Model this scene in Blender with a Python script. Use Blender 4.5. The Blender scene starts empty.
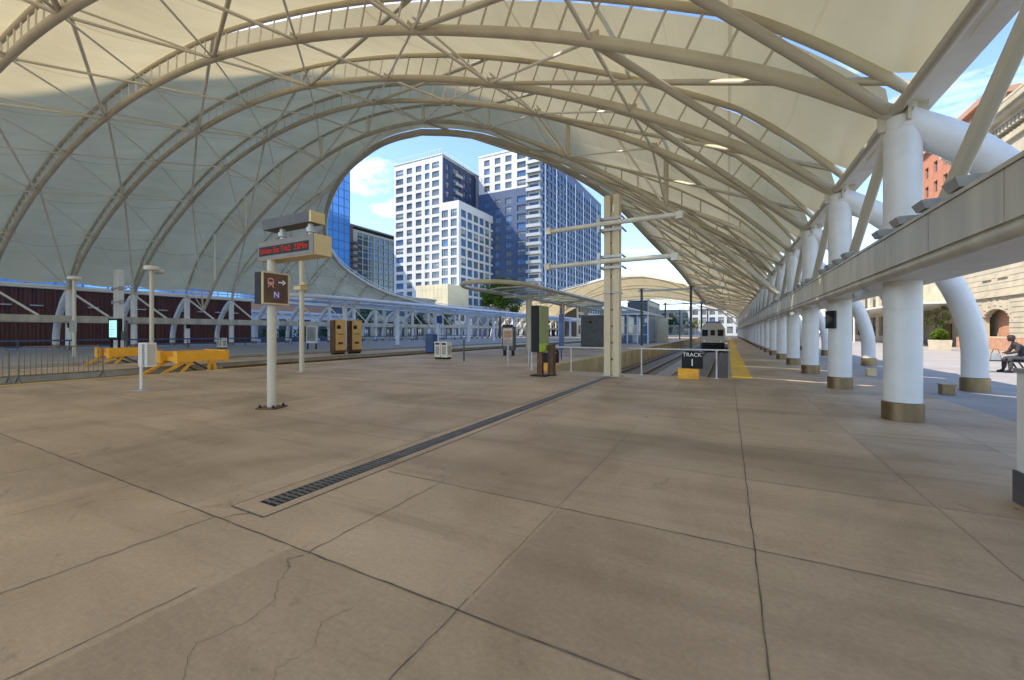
import bpy, bmesh, math, random
from mathutils import Vector, Matrix
random.seed(7)
scene = bpy.context.scene
COL = scene.collection
R = math.radians
PI = math.pi

# ------------------------------------------------------------------ materials
def new_mat(name):
    m = bpy.data.materials.new(name); m.use_nodes = True
    nt = m.node_tree; nt.nodes.clear()
    out = nt.nodes.new('ShaderNodeOutputMaterial')
    return m, nt, out

def N(nt, t, **kw):
    n = nt.nodes.new(t)
    for k, v in kw.items():
        if k in n.inputs: n.inputs[k].default_value = v
        else: setattr(n, k, v)
    return n

def simple(name, col, rough=0.5, metal=0.0, var=0.12, scale=3.0, dirt=None, dirt_amt=0.0, bump=0.0, stretch=(1, 1, 1), spec=0.5):
    """colour with a noise variation, optional second dirt noise and bump, in object coordinates"""
    m, nt, out = new_mat(name)
    b = N(nt, 'ShaderNodeBsdfPrincipled')
    b.inputs['Roughness'].default_value = rough; b.inputs['Metallic'].default_value = metal
    b.inputs['Specular IOR Level'].default_value = spec
    tc = N(nt, 'ShaderNodeTexCoord'); mp = N(nt, 'ShaderNodeMapping'); mp.inputs['Scale'].default_value = stretch
    nt.links.new(tc.outputs['Object'], mp.inputs['Vector'])
    nz = N(nt, 'ShaderNodeTexNoise'); nz.inputs['Scale'].default_value = scale; nz.inputs['Detail'].default_value = 6
    nt.links.new(mp.outputs[0], nz.inputs['Vector'])
    rp = N(nt, 'ShaderNodeValToRGB')
    lo = [c * (1 - var) for c in col]; hi = [min(1, c * (1 + var)) for c in col]
    rp.color_ramp.elements[0].position = 0.3; rp.color_ramp.elements[1].position = 0.7
    rp.color_ramp.elements[0].color = (*lo, 1); rp.color_ramp.elements[1].color = (*hi, 1)
    nt.links.new(nz.outputs['Fac'], rp.inputs['Fac'])
    csock = rp.outputs['Color']
    if dirt:
        n2 = N(nt, 'ShaderNodeTexNoise'); n2.inputs['Scale'].default_value = scale * 0.37; n2.inputs['Detail'].default_value = 9
        nt.links.new(mp.outputs[0], n2.inputs['Vector'])
        r2 = N(nt, 'ShaderNodeValToRGB'); r2.color_ramp.elements[0].position = 0.5; r2.color_ramp.elements[1].position = 0.75
        r2.color_ramp.elements[0].color = (0, 0, 0, 1); r2.color_ramp.elements[1].color = (dirt_amt,) * 3 + (1,)
        nt.links.new(n2.outputs['Fac'], r2.inputs['Fac'])
        mx = N(nt, 'ShaderNodeMixRGB'); mx.inputs['Color2'].default_value = (*dirt, 1)
        nt.links.new(r2.outputs['Color'], mx.inputs['Fac']); nt.links.new(csock, mx.inputs['Color1'])
        csock = mx.outputs['Color']
    nt.links.new(csock, b.inputs['Base Color'])
    if bump:
        bp = N(nt, 'ShaderNodeBump'); bp.inputs['Strength'].default_value = bump; bp.inputs['Distance'].default_value = 0.02
        nt.links.new(nz.outputs['Fac'], bp.inputs['Height']); nt.links.new(bp.outputs[0], b.inputs['Normal'])
    nt.links.new(b.outputs[0], out.inputs['Surface'])
    return m

def emit(name, col, s):
    m, nt, out = new_mat(name)
    e = N(nt, 'ShaderNodeEmission'); e.inputs['Color'].default_value = (*col, 1); e.inputs['Strength'].default_value = s
    nt.links.new(e.outputs[0], out.inputs['Surface']); return m

def glass_pane(name, tint, rough=0.05, var=0.3, scale=0.35):
    m = simple(name, tint, rough, 0.0, var, scale, spec=1.0)
    return m

M = {}
M['steel_lit'] = simple('lit_cream_steel', (0.78, 0.74, 0.63), 0.36, 0, 0.05, 1.2, (0.5, 0.44, 0.33), 0.3)  # the cream steel again, with the brightness of lit tubes put into its colour
M['mast'] = simple('tan_painted_mast', (0.64, 0.53, 0.34), 0.4, 0, 0.06, 1.0, (0.42, 0.33, 0.2), 0.4)
M['boardface'] = simple('brown_grey_board_face', (0.19, 0.175, 0.15), 0.5, 0.1, 0.1)
M['steel'] = simple('cream_painted_steel', (0.54, 0.49, 0.37), 0.36, 0, 0.08, 1.2, (0.30, 0.25, 0.17), 0.5)
M['white'] = simple('white_painted_steel', (0.68, 0.665, 0.63), 0.38, 0, 0.05, 2.6, (0.46, 0.43, 0.39), 0.5)
M['dirtywhite'] = simple('weathered_white_paint', (0.72, 0.70, 0.63), 0.5, 0, 0.06, 2.0, (0.45, 0.42, 0.35), 0.5)
M['beam'] = simple('grey_metal_cladding', (0.50, 0.455, 0.36), 0.36, 0.12, 0.2, 1.8, (0.22, 0.19, 0.15), 0.7, stretch=(1, 1, 0.10))
M['bluewhite'] = simple('cool_white_paint', (0.70, 0.73, 0.80), 0.4, 0, 0.04, 1.0, (0.5, 0.52, 0.56), 0.3)
M['bronze'] = simple('bronze_sleeve_metal', (0.26, 0.185, 0.10), 0.38, 0.75, 0.25, 3.0, (0.10, 0.07, 0.045), 0.6, stretch=(1, 1, 0.25))
M['dark'] = simple('black_metal', (0.016, 0.016, 0.017), 0.55, 0.1, 0.3, spec=0.25)
M['darkgrey'] = simple('dark_grey_metal', (0.085, 0.085, 0.09), 0.5, 0.2, 0.15)
M['galv'] = simple('galvanised_metal', (0.42, 0.42, 0.41), 0.45, 0.6, 0.12, 6)
M['rust'] = simple('weathered_brown_metal', (0.11, 0.05, 0.025), 0.45, 0.3, 0.35, 4, (0.2, 0.11, 0.05), 0.4)
M['yellow'] = simple('yellow_paint', (0.90, 0.42, 0.022), 0.5, 0, 0.08, 4, (0.25, 0.14, 0.04), 0.6)
M['tactile'] = simple('yellow_tactile_tile', (0.80, 0.50, 0.045), 0.6, 0, 0.1, 6, (0.4, 0.27, 0.08), 0.5)
M['gold'] = simple('gold_metal_front', (0.72, 0.46, 0.17), 0.35, 0.35, 0.1, 2)
M['red_led'] = emit('red_led', (1.0, 0.06, 0.03), 0.18)
M['screen'] = emit('cyan_map_screen', (0.35, 0.75, 0.72), 0.55)
M['grate'] = simple('worn_grate_metal', (0.17, 0.155, 0.14), 0.6, 0.3, 0.25, 5)
M['white_paint'] = simple('white_lettering', (0.85, 0.85, 0.82), 0.5, 0, 0.02)
M['pink'] = simple('pink_symbol', (0.75, 0.33, 0.27), 0.5, 0, 0.05)
M['purple'] = simple('purple_square', (0.16, 0.07, 0.30), 0.5, 0, 0.05)
M['olive'] = simple('olive_panel', (0.27, 0.30, 0.12), 0.35, 0.0, 0.05)
M['lime'] = simple('lime_band', (0.46, 0.60, 0.05), 0.4, 0, 0.05)
M['blue'] = simple('blue_paint', (0.035, 0.085, 0.26), 0.45, 0, 0.15)
M['conc'] = simple('pale_concrete', (0.40, 0.37, 0.31), 0.85, 0, 0.15, 2.0, (0.22, 0.19, 0.15), 0.6, 0.3)
M['wallcream'] = simple('cream_concrete_wall', (0.55, 0.42, 0.23), 0.85, 0, 0.15, 1.0, (0.28, 0.2, 0.11), 0.6, 0.2)
M['ballast'] = simple('track_ballast', (0.24, 0.20, 0.165), 0.95, 0, 0.5, 14, (0.07, 0.055, 0.045), 0.7, 0.8)
M['rail'] = simple('rusty_rail', (0.22, 0.12, 0.07), 0.35, 0.6, 0.25, 5)
M['sleeper'] = simple('concrete_sleeper', (0.32, 0.29, 0.25), 0.9, 0, 0.2, 5)
M['asphalt'] = simple('asphalt', (0.06, 0.06, 0.062), 0.9, 0, 0.25, 3)
M['paving'] = simple('grey_paving', (0.34, 0.31, 0.285), 0.8, 0, 0.12, 0.8, (0.22, 0.2, 0.2), 0.5, 0.2)
M['stone'] = simple('cream_stone', (0.50, 0.44, 0.32), 0.85, 0, 0.14, 0.9, (0.30, 0.26, 0.19), 0.5, 0.3)
M['granite'] = simple('pink_granite', (0.46, 0.25, 0.15), 0.6, 0, 0.2, 5)
M['twhite'] = simple('white_facade_panel', (0.60, 0.59, 0.565), 0.55, 0, 0.04, 0.08, (0.55, 0.54, 0.52), 0.3)
M['navy'] = simple('navy_facade_panel', (0.030, 0.045, 0.105), 0.5, 0, 0.2, 0.1)
M['slate'] = simple('slate_blue_facade_panel', (0.055, 0.085, 0.17), 0.5, 0, 0.15, 0.1)
M['glass_a'] = glass_pane('dark_window_glass', (0.10, 0.125, 0.14), 0.06)
M['glass_b'] = glass_pane('blue_window_glass', (0.075, 0.15, 0.27), 0.05)
M['glass_c'] = simple('blind_behind_glass', (0.30, 0.33, 0.34), 0.15, 0, 0.25, 0.6, spec=0.8)
M['glass_tower'] = simple('blue_curtain_glass', (0.13, 0.36, 0.72), 0.08, 0.2, 0.3, 0.04, spec=0.9)
M['mull'] = simple('blue_grey_mullion', (0.13, 0.24, 0.42), 0.4, 0.3, 0.1)
M['podium'] = simple('beige_stone_cladding', (0.62, 0.55, 0.36), 0.7, 0, 0.08, 0.2, (0.45, 0.38, 0.22), 0.4)
M['skin'] = simple('skin', (0.50, 0.30, 0.21), 0.6, 0, 0.05)
M['coat'] = simple('black_cloth', (0.03, 0.03, 0.035), 0.9, 0, 0.3, 12)
M['trouser'] = simple('dark_grey_cloth', (0.055, 0.052, 0.055), 0.9, 0, 0.3, 12)
M['hair'] = simple('dark_brown_hair', (0.03, 0.02, 0.014), 0.7, 0, 0.3, 20)
M['bark'] = simple('bark', (0.10, 0.075, 0.055), 0.95, 0, 0.4, 8)
M['terracotta'] = simple('cream_planter', (0.55, 0.48, 0.36), 0.8, 0, 0.1)
M['train'] = simple('grey_train_shell', (0.42, 0.37, 0.30), 0.35, 0.3, 0.08)
M['greenbush'] = simple('green_planting_panel', (0.05, 0.13, 0.03), 0.9, 0, 0.6, 3)
M['joint'] = simple('dark_joint_filler', (0.15, 0.125, 0.10), 0.95, 0, 0.4, 9)
def canopy_glass():
    m, nt, out = new_mat('clear_canopy_glass')
    t = N(nt, 'ShaderNodeBsdfTransparent'); t.inputs['Color'].default_value = (.88, .92, .94, 1)
    g = N(nt, 'ShaderNodeBsdfPrincipled'); g.inputs['Base Color'].default_value = (.45, .5, .52, 1); g.inputs['Roughness'].default_value = .08
    mx = N(nt, 'ShaderNodeMixShader'); mx.inputs[0].default_value = .22
    nt.links.new(t.outputs[0], mx.inputs[1]); nt.links.new(g.outputs[0], mx.inputs[2]); nt.links.new(mx.outputs[0], out.inputs['Surface']); return m
M['canopy_glass'] = canopy_glass()
M['tan'] = simple('tan_metal', (0.62, 0.48, 0.25), 0.45, 0.1, 0.06)

def leaf_mat(name, col):
    m, nt, out = new_mat(name)
    d = N(nt, 'ShaderNodeBsdfDiffuse'); t = N(nt, 'ShaderNodeBsdfTranslucent'); mx = N(nt, 'ShaderNodeMixShader')
    mx.inputs[0].default_value = 0.35
    tc = N(nt, 'ShaderNodeTexCoord'); nz = N(nt, 'ShaderNodeTexNoise'); nz.inputs['Scale'].default_value = 1.3
    nt.links.new(tc.outputs['Object'], nz.inputs['Vector'])
    rp = N(nt, 'ShaderNodeValToRGB'); rp.color_ramp.elements[0].position = .35; rp.color_ramp.elements[1].position = .65
    rp.color_ramp.elements[0].color = (*[c * .5 for c in col], 1); rp.color_ramp.elements[1].color = (*[c * 1.5 for c in col], 1)
    nt.links.new(nz.outputs['Fac'], rp.inputs['Fac'])
    nt.links.new(rp.outputs[0], d.inputs['Color']); nt.links.new(rp.outputs[0], t.inputs['Color'])
    nt.links.new(d.outputs[0], mx.inputs[1]); nt.links.new(t.outputs[0], mx.inputs[2]); nt.links.new(mx.outputs[0], out.inputs['Surface'])
    return m
M['leaf'] = leaf_mat('bright_leaf', (0.10, 0.15, 0.02))
M['leafd'] = leaf_mat('dark_leaf', (0.045, 0.09, 0.02))

def fabric_mat():
    """coated roof fabric: mostly opaque, lets a little daylight through; welded seams run from arch to arch"""
    m, nt, out = new_mat('coated_roof_fabric')
    tc = N(nt, 'ShaderNodeTexCoord'); sp = N(nt, 'ShaderNodeSeparateXYZ'); nt.links.new(tc.outputs['Object'], sp.inputs[0])
    def seam(period, width):
        a = N(nt, 'ShaderNodeMath', operation='DIVIDE'); a.inputs[1].default_value = period; nt.links.new(sp.outputs['X'], a.inputs[0])
        f = N(nt, 'ShaderNodeMath', operation='FRACT'); nt.links.new(a.outputs[0], f.inputs[0])
        l = N(nt, 'ShaderNodeMath', operation='LESS_THAN'); l.inputs[1].default_value = width / period; nt.links.new(f.outputs[0], l.inputs[0])
        return l
    s1 = seam(1.435, 0.05); s2 = seam(5.74, 0.09)
    nz = N(nt, 'ShaderNodeTexNoise'); nz.inputs['Scale'].default_value = 0.22; nz.inputs['Detail'].default_value = 7
    nt.links.new(tc.outputs['Object'], nz.inputs['Vector'])
    rp = N(nt, 'ShaderNodeValToRGB'); rp.color_ramp.elements[0].position = .3; rp.color_ramp.elements[1].position = .7
    rp.color_ramp.elements[0].color = (0.74, 0.70, 0.545, 1); rp.color_ramp.elements[1].color = (0.87, 0.83, 0.675, 1)
    nt.links.new(nz.outputs['Fac'], rp.inputs['Fac'])
    m1 = N(nt, 'ShaderNodeMixRGB', blend_type='MULTIPLY'); m1.inputs['Color2'].default_value = (0.93, 0.93, 0.92, 1)
    nt.links.new(s1.outputs[0], m1.inputs['Fac']); nt.links.new(rp.outputs[0], m1.inputs['Color1'])
    m2 = N(nt, 'ShaderNodeMixRGB', blend_type='MULTIPLY'); m2.inputs['Color2'].default_value = (0.82, 0.81, 0.78, 1)
    nt.links.new(s2.outputs[0], m2.inputs['Fac']); nt.links.new(m1.outputs[0], m2.inputs['Color1'])
    # water marks and dust running down the cloth between the arches
    mpd = N(nt, 'ShaderNodeMapping'); mpd.inputs['Scale'].default_value = (1.0, .16, .5); nt.links.new(tc.outputs['Object'], mpd.inputs['Vector'])
    nd = N(nt, 'ShaderNodeTexNoise'); nd.inputs['Scale'].default_value = .9; nd.inputs['Detail'].default_value = 8; nd.inputs['Roughness'].default_value = .65; nt.links.new(mpd.outputs[0], nd.inputs['Vector'])
    rd = N(nt, 'ShaderNodeValToRGB'); rd.color_ramp.elements[0].position = .30; rd.color_ramp.elements[1].position = .62
    rd.color_ramp.elements[0].color = (.915, .91, .90, 1); rd.color_ramp.elements[1].color = (1, 1, 1, 1); nt.links.new(nd.outputs['Fac'], rd.inputs['Fac'])
    m3 = N(nt, 'ShaderNodeMixRGB', blend_type='MULTIPLY'); m3.inputs['Fac'].default_value = 1; nt.links.new(m2.outputs[0], m3.inputs['Color1']); nt.links.new(rd.outputs[0], m3.inputs['Color2']); m2 = m3
    d = N(nt, 'ShaderNodeBsdfDiffuse'); t = N(nt, 'ShaderNodeBsdfTranslucent'); mx = N(nt, 'ShaderNodeMixShader')
    mx.inputs[0].default_value = FABRIC_TRANS
    m4 = N(nt, 'ShaderNodeMixRGB', blend_type='MULTIPLY'); m4.inputs['Fac'].default_value = 1; m4.inputs['Color2'].default_value = (1.0, .885, .66, 1); nt.links.new(m2.outputs[0], m4.inputs['Color1'])
    nt.links.new(m2.outputs[0], d.inputs['Color']); nt.links.new(m4.outputs[0], t.inputs['Color'])
    nt.links.new(d.outputs[0], mx.inputs[1]); nt.links.new(t.outputs[0], mx.inputs[2]); nt.links.new(mx.outputs[0], out.inputs['Surface'])
    return m
FABRIC_TRANS = 0.27
M['fabric'] = fabric_mat()
def skylight_mat():
    m, nt, out = new_mat('clear_ribbed_film')
    t = N(nt, 'ShaderNodeBsdfTransparent'); t.inputs['Color'].default_value = (.95, .96, .97, 1)
    d = N(nt, 'ShaderNodeBsdfTranslucent'); d.inputs['Color'].default_value = (.85, .86, .86, 1)
    mx = N(nt, 'ShaderNodeMixShader'); mx.inputs[0].default_value = .68
    nt.links.new(t.outputs[0], mx.inputs[1]); nt.links.new(d.outputs[0], mx.inputs[2]); nt.links.new(mx.outputs[0], out.inputs['Surface']); return m
M['film'] = skylight_mat()

def floor_mat():
    m, nt, out = new_mat('stained_concrete_floor')
    b = N(nt, 'ShaderNodeBsdfPrincipled'); tc = N(nt, 'ShaderNodeTexCoord')
    def noise(scale, detail, st=(1, 1, 1), rough=0.55, dist=0.0):
        mp = N(nt, 'ShaderNodeMapping'); mp.inputs['Scale'].default_value = st
        nt.links.new(tc.outputs['Object'], mp.inputs['Vector'])
        n = N(nt, 'ShaderNodeTexNoise'); n.inputs['Scale'].default_value = scale; n.inputs['Detail'].default_value = detail
        n.inputs['Roughness'].default_value = rough; n.inputs['Distortion'].default_value = dist
        nt.links.new(mp.outputs[0], n.inputs['Vector']); return n
    def ramp(n, p0, c0, p1, c1):
        r = N(nt, 'ShaderNodeValToRGB'); r.color_ramp.elements[0].position = p0; r.color_ramp.elements[1].position = p1
        r.color_ramp.elements[0].color = (*c0, 1); r.color_ramp.elements[1].color = (*c1, 1)
        nt.links.new(n.outputs['Fac'], r.inputs['Fac']); return r.outputs[0]
    def mul(a, b_):
        x = N(nt, 'ShaderNodeMixRGB', blend_type='MULTIPLY'); x.inputs['Fac'].default_value = 1
        nt.links.new(a, x.inputs['Color1']); nt.links.new(b_, x.inputs['Color2']); return x.outputs[0]
    base = ramp(noise(0.35, 8), .3, (0.45, 0.345, 0.232), .72, (0.60, 0.462, 0.325))
    streak = ramp(noise(0.9, 6, (0.22, 1.0, 1), 0.6, 0.6), .30, (0.78, 0.765, 0.745), .60, (1.05, 1.05, 1.05))
    patch = ramp(noise(0.55, 5, (1, 0.7, 1), 0.6, 0.8), .33, (0.80, 0.785, 0.765), .55, (1.0, 1.0, 1.0))
    fine = ramp(noise(28, 8, (1, 1, 1), 0.7), .25, (0.82, 0.82, 0.82), .75, (1.1, 1.1, 1.1))
    brush = ramp(noise(6, 3, (1, 22, 1), 0.6), .3, (0.93, 0.93, 0.93), .7, (1.04, 1.04, 1.04))
    vo = N(nt, 'ShaderNodeTexVoronoi'); vo.inputs['Scale'].default_value = 1.15; vo.feature = 'F1'
    nt.links.new(tc.outputs['Object'], vo.inputs['Vector'])
    r = N(nt, 'ShaderNodeValToRGB'); r.color_ramp.elements[0].position = .022; r.color_ramp.elements[1].position = .035
    r.color_ramp.elements[0].color = (.35, .33, .31, 1); r.color_ramp.elements[1].color = (1, 1, 1, 1)
    nt.links.new(vo.outputs['Distance'], r.inputs['Fac'])
    # slab to slab colour changes and small grey chewing gum dots
    br = N(nt, 'ShaderNodeTexBrick'); br.offset = 0.0; br.inputs['Scale'].default_value = 1.0
    br.inputs['Brick Width'].default_value = 1.52; br.inputs['Row Height'].default_value = 1.58; br.inputs['Mortar Size'].default_value = 0.0
    br.inputs['Color1'].default_value = (.88, .875, .87, 1); br.inputs['Color2'].default_value = (1.08, 1.07, 1.06, 1)
    mpb = N(nt, 'ShaderNodeMapping'); mpb.inputs['Location'].default_value = (-.17, -.36, 0); nt.links.new(tc.outputs['Object'], mpb.inputs['Vector']); nt.links.new(mpb.outputs[0], br.inputs['Vector'])
    stain = ramp(noise(2.1, 9, (1, 1, 1), .7, 1.2), .60, (1, 1, 1), .74, (.62, .60, .58))
    trail = ramp(noise(1.6, 5, (.12, 1.6, 1), .65, .3), .56, (1, 1, 1), .72, (.80, .785, .77))
    c = mul(mul(mul(mul(mul(base, streak), patch), fine), brush), r.outputs[0])
    c = mul(mul(mul(c, br.outputs['Color']), stain), trail)
    nt.links.new(c, b.inputs['Base Color'])
    rr = ramp(noise(0.8, 4), .3, (0.52,) * 3, .7, (0.75,) * 3)
    nt.links.new(rr, b.inputs['Roughness']); b.inputs['Specular IOR Level'].default_value = 0.35
    bp = N(nt, 'ShaderNodeBump'); bp.inputs['Strength'].default_value = 0.12; bp.inputs['Distance'].default_value = 0.004
    nf = noise(40, 6); nt.links.new(nf.outputs['Fac'], bp.inputs['Height']); nt.links.new(bp.outputs[0], b.inputs['Normal'])
    nt.links.new(b.outputs[0], out.inputs['Surface']); return m
M['floor'] = floor_mat()

def slat_mat():
    m, nt, out = new_mat('dark_red_slat_cladding')
    b = N(nt, 'ShaderNodeBsdfPrincipled'); b.inputs['Roughness'].default_value = .7
    tc = N(nt, 'ShaderNodeTexCoord'); mp = N(nt, 'ShaderNodeMapping'); mp.inputs['Scale'].default_value = (1, 3.2, 0.05)
    nt.links.new(tc.outputs['Object'], mp.inputs['Vector'])
    nz = N(nt, 'ShaderNodeTexNoise'); nz.inputs['Scale'].default_value = 2.0; nz.inputs['Detail'].default_value = 4
    nt.links.new(mp.outputs[0], nz.inputs['Vector'])
    rp = N(nt, 'ShaderNodeValToRGB'); rp.color_ramp.elements[0].position = .35; rp.color_ramp.elements[1].position = .65
    rp.color_ramp.elements[0].color = (0.06, 0.02, 0.012, 1); rp.color_ramp.elements[1].color = (0.16, 0.05, 0.03, 1)
    nt.links.new(nz.outputs['Fac'], rp.inputs['Fac']); nt.links.new(rp.outputs[0], b.inputs['Base Color'])
    nt.links.new(b.outputs[0], out.inputs['Surface']); return m
M['slat'] = slat_mat()

def brick_mat(name, c1, c2, mortar, sc=3.0):
    m, nt, out = new_mat(name)
    b = N(nt, 'ShaderNodeBsdfPrincipled'); b.inputs['Roughness'].default_value = .85
    tc = N(nt, 'ShaderNodeTexCoord'); mp = N(nt, 'ShaderNodeMapping'); mp.inputs['Rotation'].default_value = (R(90), 0, R(90))
    nt.links.new(tc.outputs['Object'], mp.inputs['Vector'])
    br = N(nt, 'ShaderNodeTexBrick'); br.inputs['Scale'].default_value = sc
    br.inputs['Color1'].default_value = (*c1, 1); br.inputs['Color2'].default_value = (*c2, 1); br.inputs['Mortar'].default_value = (*mortar, 1)
    nt.links.new(mp.outputs[0], br.inputs['Vector']); nt.links.new(br.outputs['Color'], b.inputs['Base Color'])
    nt.links.new(b.outputs[0], out.inputs['Surface']); return m
M['brick'] = brick_mat('orange_brick', (0.42, 0.15, 0.08), (0.50, 0.20, 0.11), (0.4, 0.3, 0.22))
M['brickdark'] = brick_mat('red_brown_brick', (0.20, 0.10, 0.075), (0.26, 0.13, 0.09), (0.22, 0.17, 0.14), 1.0)

# ------------------------------------------------------------------ mesh builder
class MB:
    def __init__(s): s.v = []; s.f = []; s.m = []; s.mi = 0
    def quad(s, a, b, c, d):
        n = len(s.v); s.v += [tuple(a), tuple(b), tuple(c), tuple(d)]; s.f.append((n, n + 1, n + 2, n + 3)); s.m.append(s.mi)
    def poly(s, pts):
        n = len(s.v); s.v += [tuple(p) for p in pts]; s.f.append(tuple(range(n, n + len(pts)))); s.m.append(s.mi)
    def box(s, c, d, rz=0.0, ry=0.0, taper=1.0, bev=0.0):
        x, y, z = d[0] / 2, d[1] / 2, d[2] / 2
        mat = Matrix.Rotation(rz, 3, 'Z') @ Matrix.Rotation(ry, 3, 'Y')
        c = Vector(c)
        if bev > 0 and bev < min(x, y):
            b = bev
            ring = [(-x + b, -y), (x - b, -y), (x, -y + b), (x, y - b), (x - b, y), (-x + b, y), (-x, y - b), (-x, -y + b)]
        else:
            ring = [(-x, -y), (x, -y), (x, y), (-x, y)]
        n = len(s.v); k = len(ring)
        for zz, t in ((-z, 1.0), (z, taper)):
            for px, py in ring: s.v.append(tuple(c + mat @ Vector((px * t, py * t, zz))))
        s.f.append(tuple(range(n + k - 1, n - 1, -1))); s.m.append(s.mi)
        s.f.append(tuple(range(n + k, n + 2 * k))); s.m.append(s.mi)
        for i in range(k):
            j = (i + 1) % k
            s.f.append((n + i, n + j, n + k + j, n + k + i)); s.m.append(s.mi)
    def span(s, x0, x1, y0, y1, z0, z1): s.box(((x0 + x1) / 2, (y0 + y1) / 2, (z0 + z1) / 2), (abs(x1 - x0), abs(y1 - y0), abs(z1 - z0)))
    def tube(s, pts, r, n=8, cap=True, closed=False):
        pts = [Vector(p) for p in pts]; K = len(pts)
        rs = r if isinstance(r, (list, tuple)) else [r] * K
        tan = []
        for i in range(K):
            if closed: t = pts[(i + 1) % K] - pts[i - 1]
            else: t = pts[min(i + 1, K - 1)] - pts[max(i - 1, 0)]
            tan.append(t.normalized())
        up = Vector((0, 0, 1)) if abs(tan[0].z) < 0.9 else Vector((0, 1, 0))
        nrm = (up - tan[0] * up.dot(tan[0])).normalized()
        base = len(s.v)
        for i in range(K):
            nrm = nrm - tan[i] * nrm.dot(tan[i])
            if nrm.length < 1e-6: nrm = tan[i].orthogonal()
            nrm.normalize(); bn = tan[i].cross(nrm)
            for j in range(n):
                a = 2 * PI * (j + 0.5) / n
                s.v.append(tuple(pts[i] + (nrm * math.cos(a) + bn * math.sin(a)) * rs[i]))
        for i in range(K if closed else K - 1):
            a = base + i * n; b = base + ((i + 1) % K) * n
            for j in range(n):
                jj = (j + 1) % n
                s.f.append((a + j, a + jj, b + jj, b + j)); s.m.append(s.mi)
        if cap and not closed:
            s.f.append(tuple(range(base + n - 1, base - 1, -1))); s.m.append(s.mi)
            e = base + (K - 1) * n
            s.f.append(tuple(range(e, e + n))); s.m.append(s.mi)
    def lathe(s, c, prof, n=24):
        c = Vector(c); base = len(s.v)
        for r, z in prof:
            for j in range(n):
                a = 2 * PI * j / n; s.v.append((c.x + r * math.cos(a), c.y + r * math.sin(a), c.z + z))
        for i in range(len(prof) - 1):
            for j in range(n):
                jj = (j + 1) % n; a = base + i * n; b = a + n
                s.f.append((a + j, a + jj, b + jj, b + j)); s.m.append(s.mi)
        s.f.append(tuple(range(base + n - 1, base - 1, -1))); s.m.append(s.mi)
        e = base + (len(prof) - 1) * n; s.f.append(tuple(range(e, e + n))); s.m.append(s.mi)
    def grid(s, rows):
        base = len(s.v); w = len(rows[0])
        for r in rows: s.v += [tuple(p) for p in r]
        for i in range(len(rows) - 1):
            for j in range(w - 1):
                a = base + i * w + j; s.f.append((a, a + 1, a + w + 1, a + w)); s.m.append(s.mi)
    def mesh(s, name, mats, smooth=False, origin=(0, 0, 0)):
        me = bpy.data.meshes.new(name)
        o = Vector(origin)
        me.from_pydata([tuple(Vector(p) - o) for p in s.v], [], s.f)
        for m in (mats if isinstance(mats, (list, tuple)) else [mats]): me.materials.append(m)
        if max(s.m, default=0) > 0: me.polygons.foreach_set('material_index', s.m)
        if smooth:
            try: me.shade_smooth()
            except Exception: pass
            if smooth is not True:
                try: me.set_sharp_from_angle(angle=R(smooth))
                except Exception: pass
        me.update(); return me
    def build(s, name, mats, parent=None, smooth=False, origin=None):
        """link as one object; its origin at 'origin' (world); parents are unrotated Empties or meshes placed by location"""
        org = Vector(origin) if origin is not None else (parent_origin(parent) if parent else Vector((0, 0, 0)))
        me = s.mesh(name, mats, smooth, org)
        o = bpy.data.objects.new(name, me); COL.objects.link(o)
        if parent: o.parent = parent; o.location = org - parent_origin(parent)
        else: o.location = org
        o['_w'] = tuple(org); return o

def parent_origin(p):
    v = Vector((0, 0, 0))
    while p: v += Vector(p.location); p = p.parent
    return v

def tag(o, label=None, cat=None, group=None, kind=None):
    if label: o['label'] = label
    if cat: o['category'] = cat
    if group: o['group'] = group
    if kind: o['kind'] = kind
    return o
def thing(name, loc, label, cat, group=None):
    o = bpy.data.objects.new(name, None); COL.objects.link(o); o.location = loc
    o.empty_display_size = 0.2
    return tag(o, label, cat, group)
def struct(o): o['kind'] = 'structure'; return o
def copy_tree(o, parent=None):
    c = o.copy(); COL.objects.link(c)
    if parent: c.parent = parent
    for ch in list(o.children): copy_tree(ch, c)
    return c
def clone(o, loc, label=None, group=None, rz=None):
    c = copy_tree(o); c.location = loc
    if label: c['label'] = label
    if group: c['group'] = group
    if rz is not None: c.rotation_euler.z = rz
    return c
def rod(p0, p1, r, name, mat, parent, n=8):
    b = MB(); b.tube([p0, p1], r, n); return b.build(name, mat, parent, smooth=50)
def text(s, size, loc, rot, mat, parent, name='lettering', ext=0.004, align='CENTER'):
    cu = bpy.data.curves.new(name, 'FONT'); cu.body = s; cu.size = size; cu.extrude = ext; cu.align_x = align; cu.align_y = 'CENTER'
    cu.materials.append(mat)
    o = bpy.data.objects.new(name, cu); COL.objects.link(o)
    me = bpy.data.meshes.new_from_object(o); bpy.data.objects.remove(o); bpy.data.curves.remove(cu); me.name = name
    o = bpy.data.objects.new(name, me); COL.objects.link(o)
    if parent: o.parent = parent; o.location = Vector(loc) - parent_origin(parent)
    else: o.location = loc
    o.rotation_euler = rot; return o
def catmull(pts, per=8):
    P = [Vector(p) for p in pts]; out = []
    for i in range(len(P) - 1):
        a = P[i - 1] if i else P[0] * 2 - P[1]; b = P[i]; c = P[i + 1]; d = P[i + 2] if i + 2 < len(P) else P[i + 1] * 2 - P[i]
        for k in range(per):
            t = k / per
            out.append(0.5 * ((2 * b) + (c - a) * t + (2 * a - 5 * b + 4 * c - d) * t * t + (3 * b - a - 3 * c + d) * t ** 3))
    out.append(P[-1]); return out
def lerp(a, b, t): return a + (b - a) * t
FACE_Y = (R(90), 0, 0)            # text facing -Y
FACE_X = (R(90), 0, R(90))        # text facing +X
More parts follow.
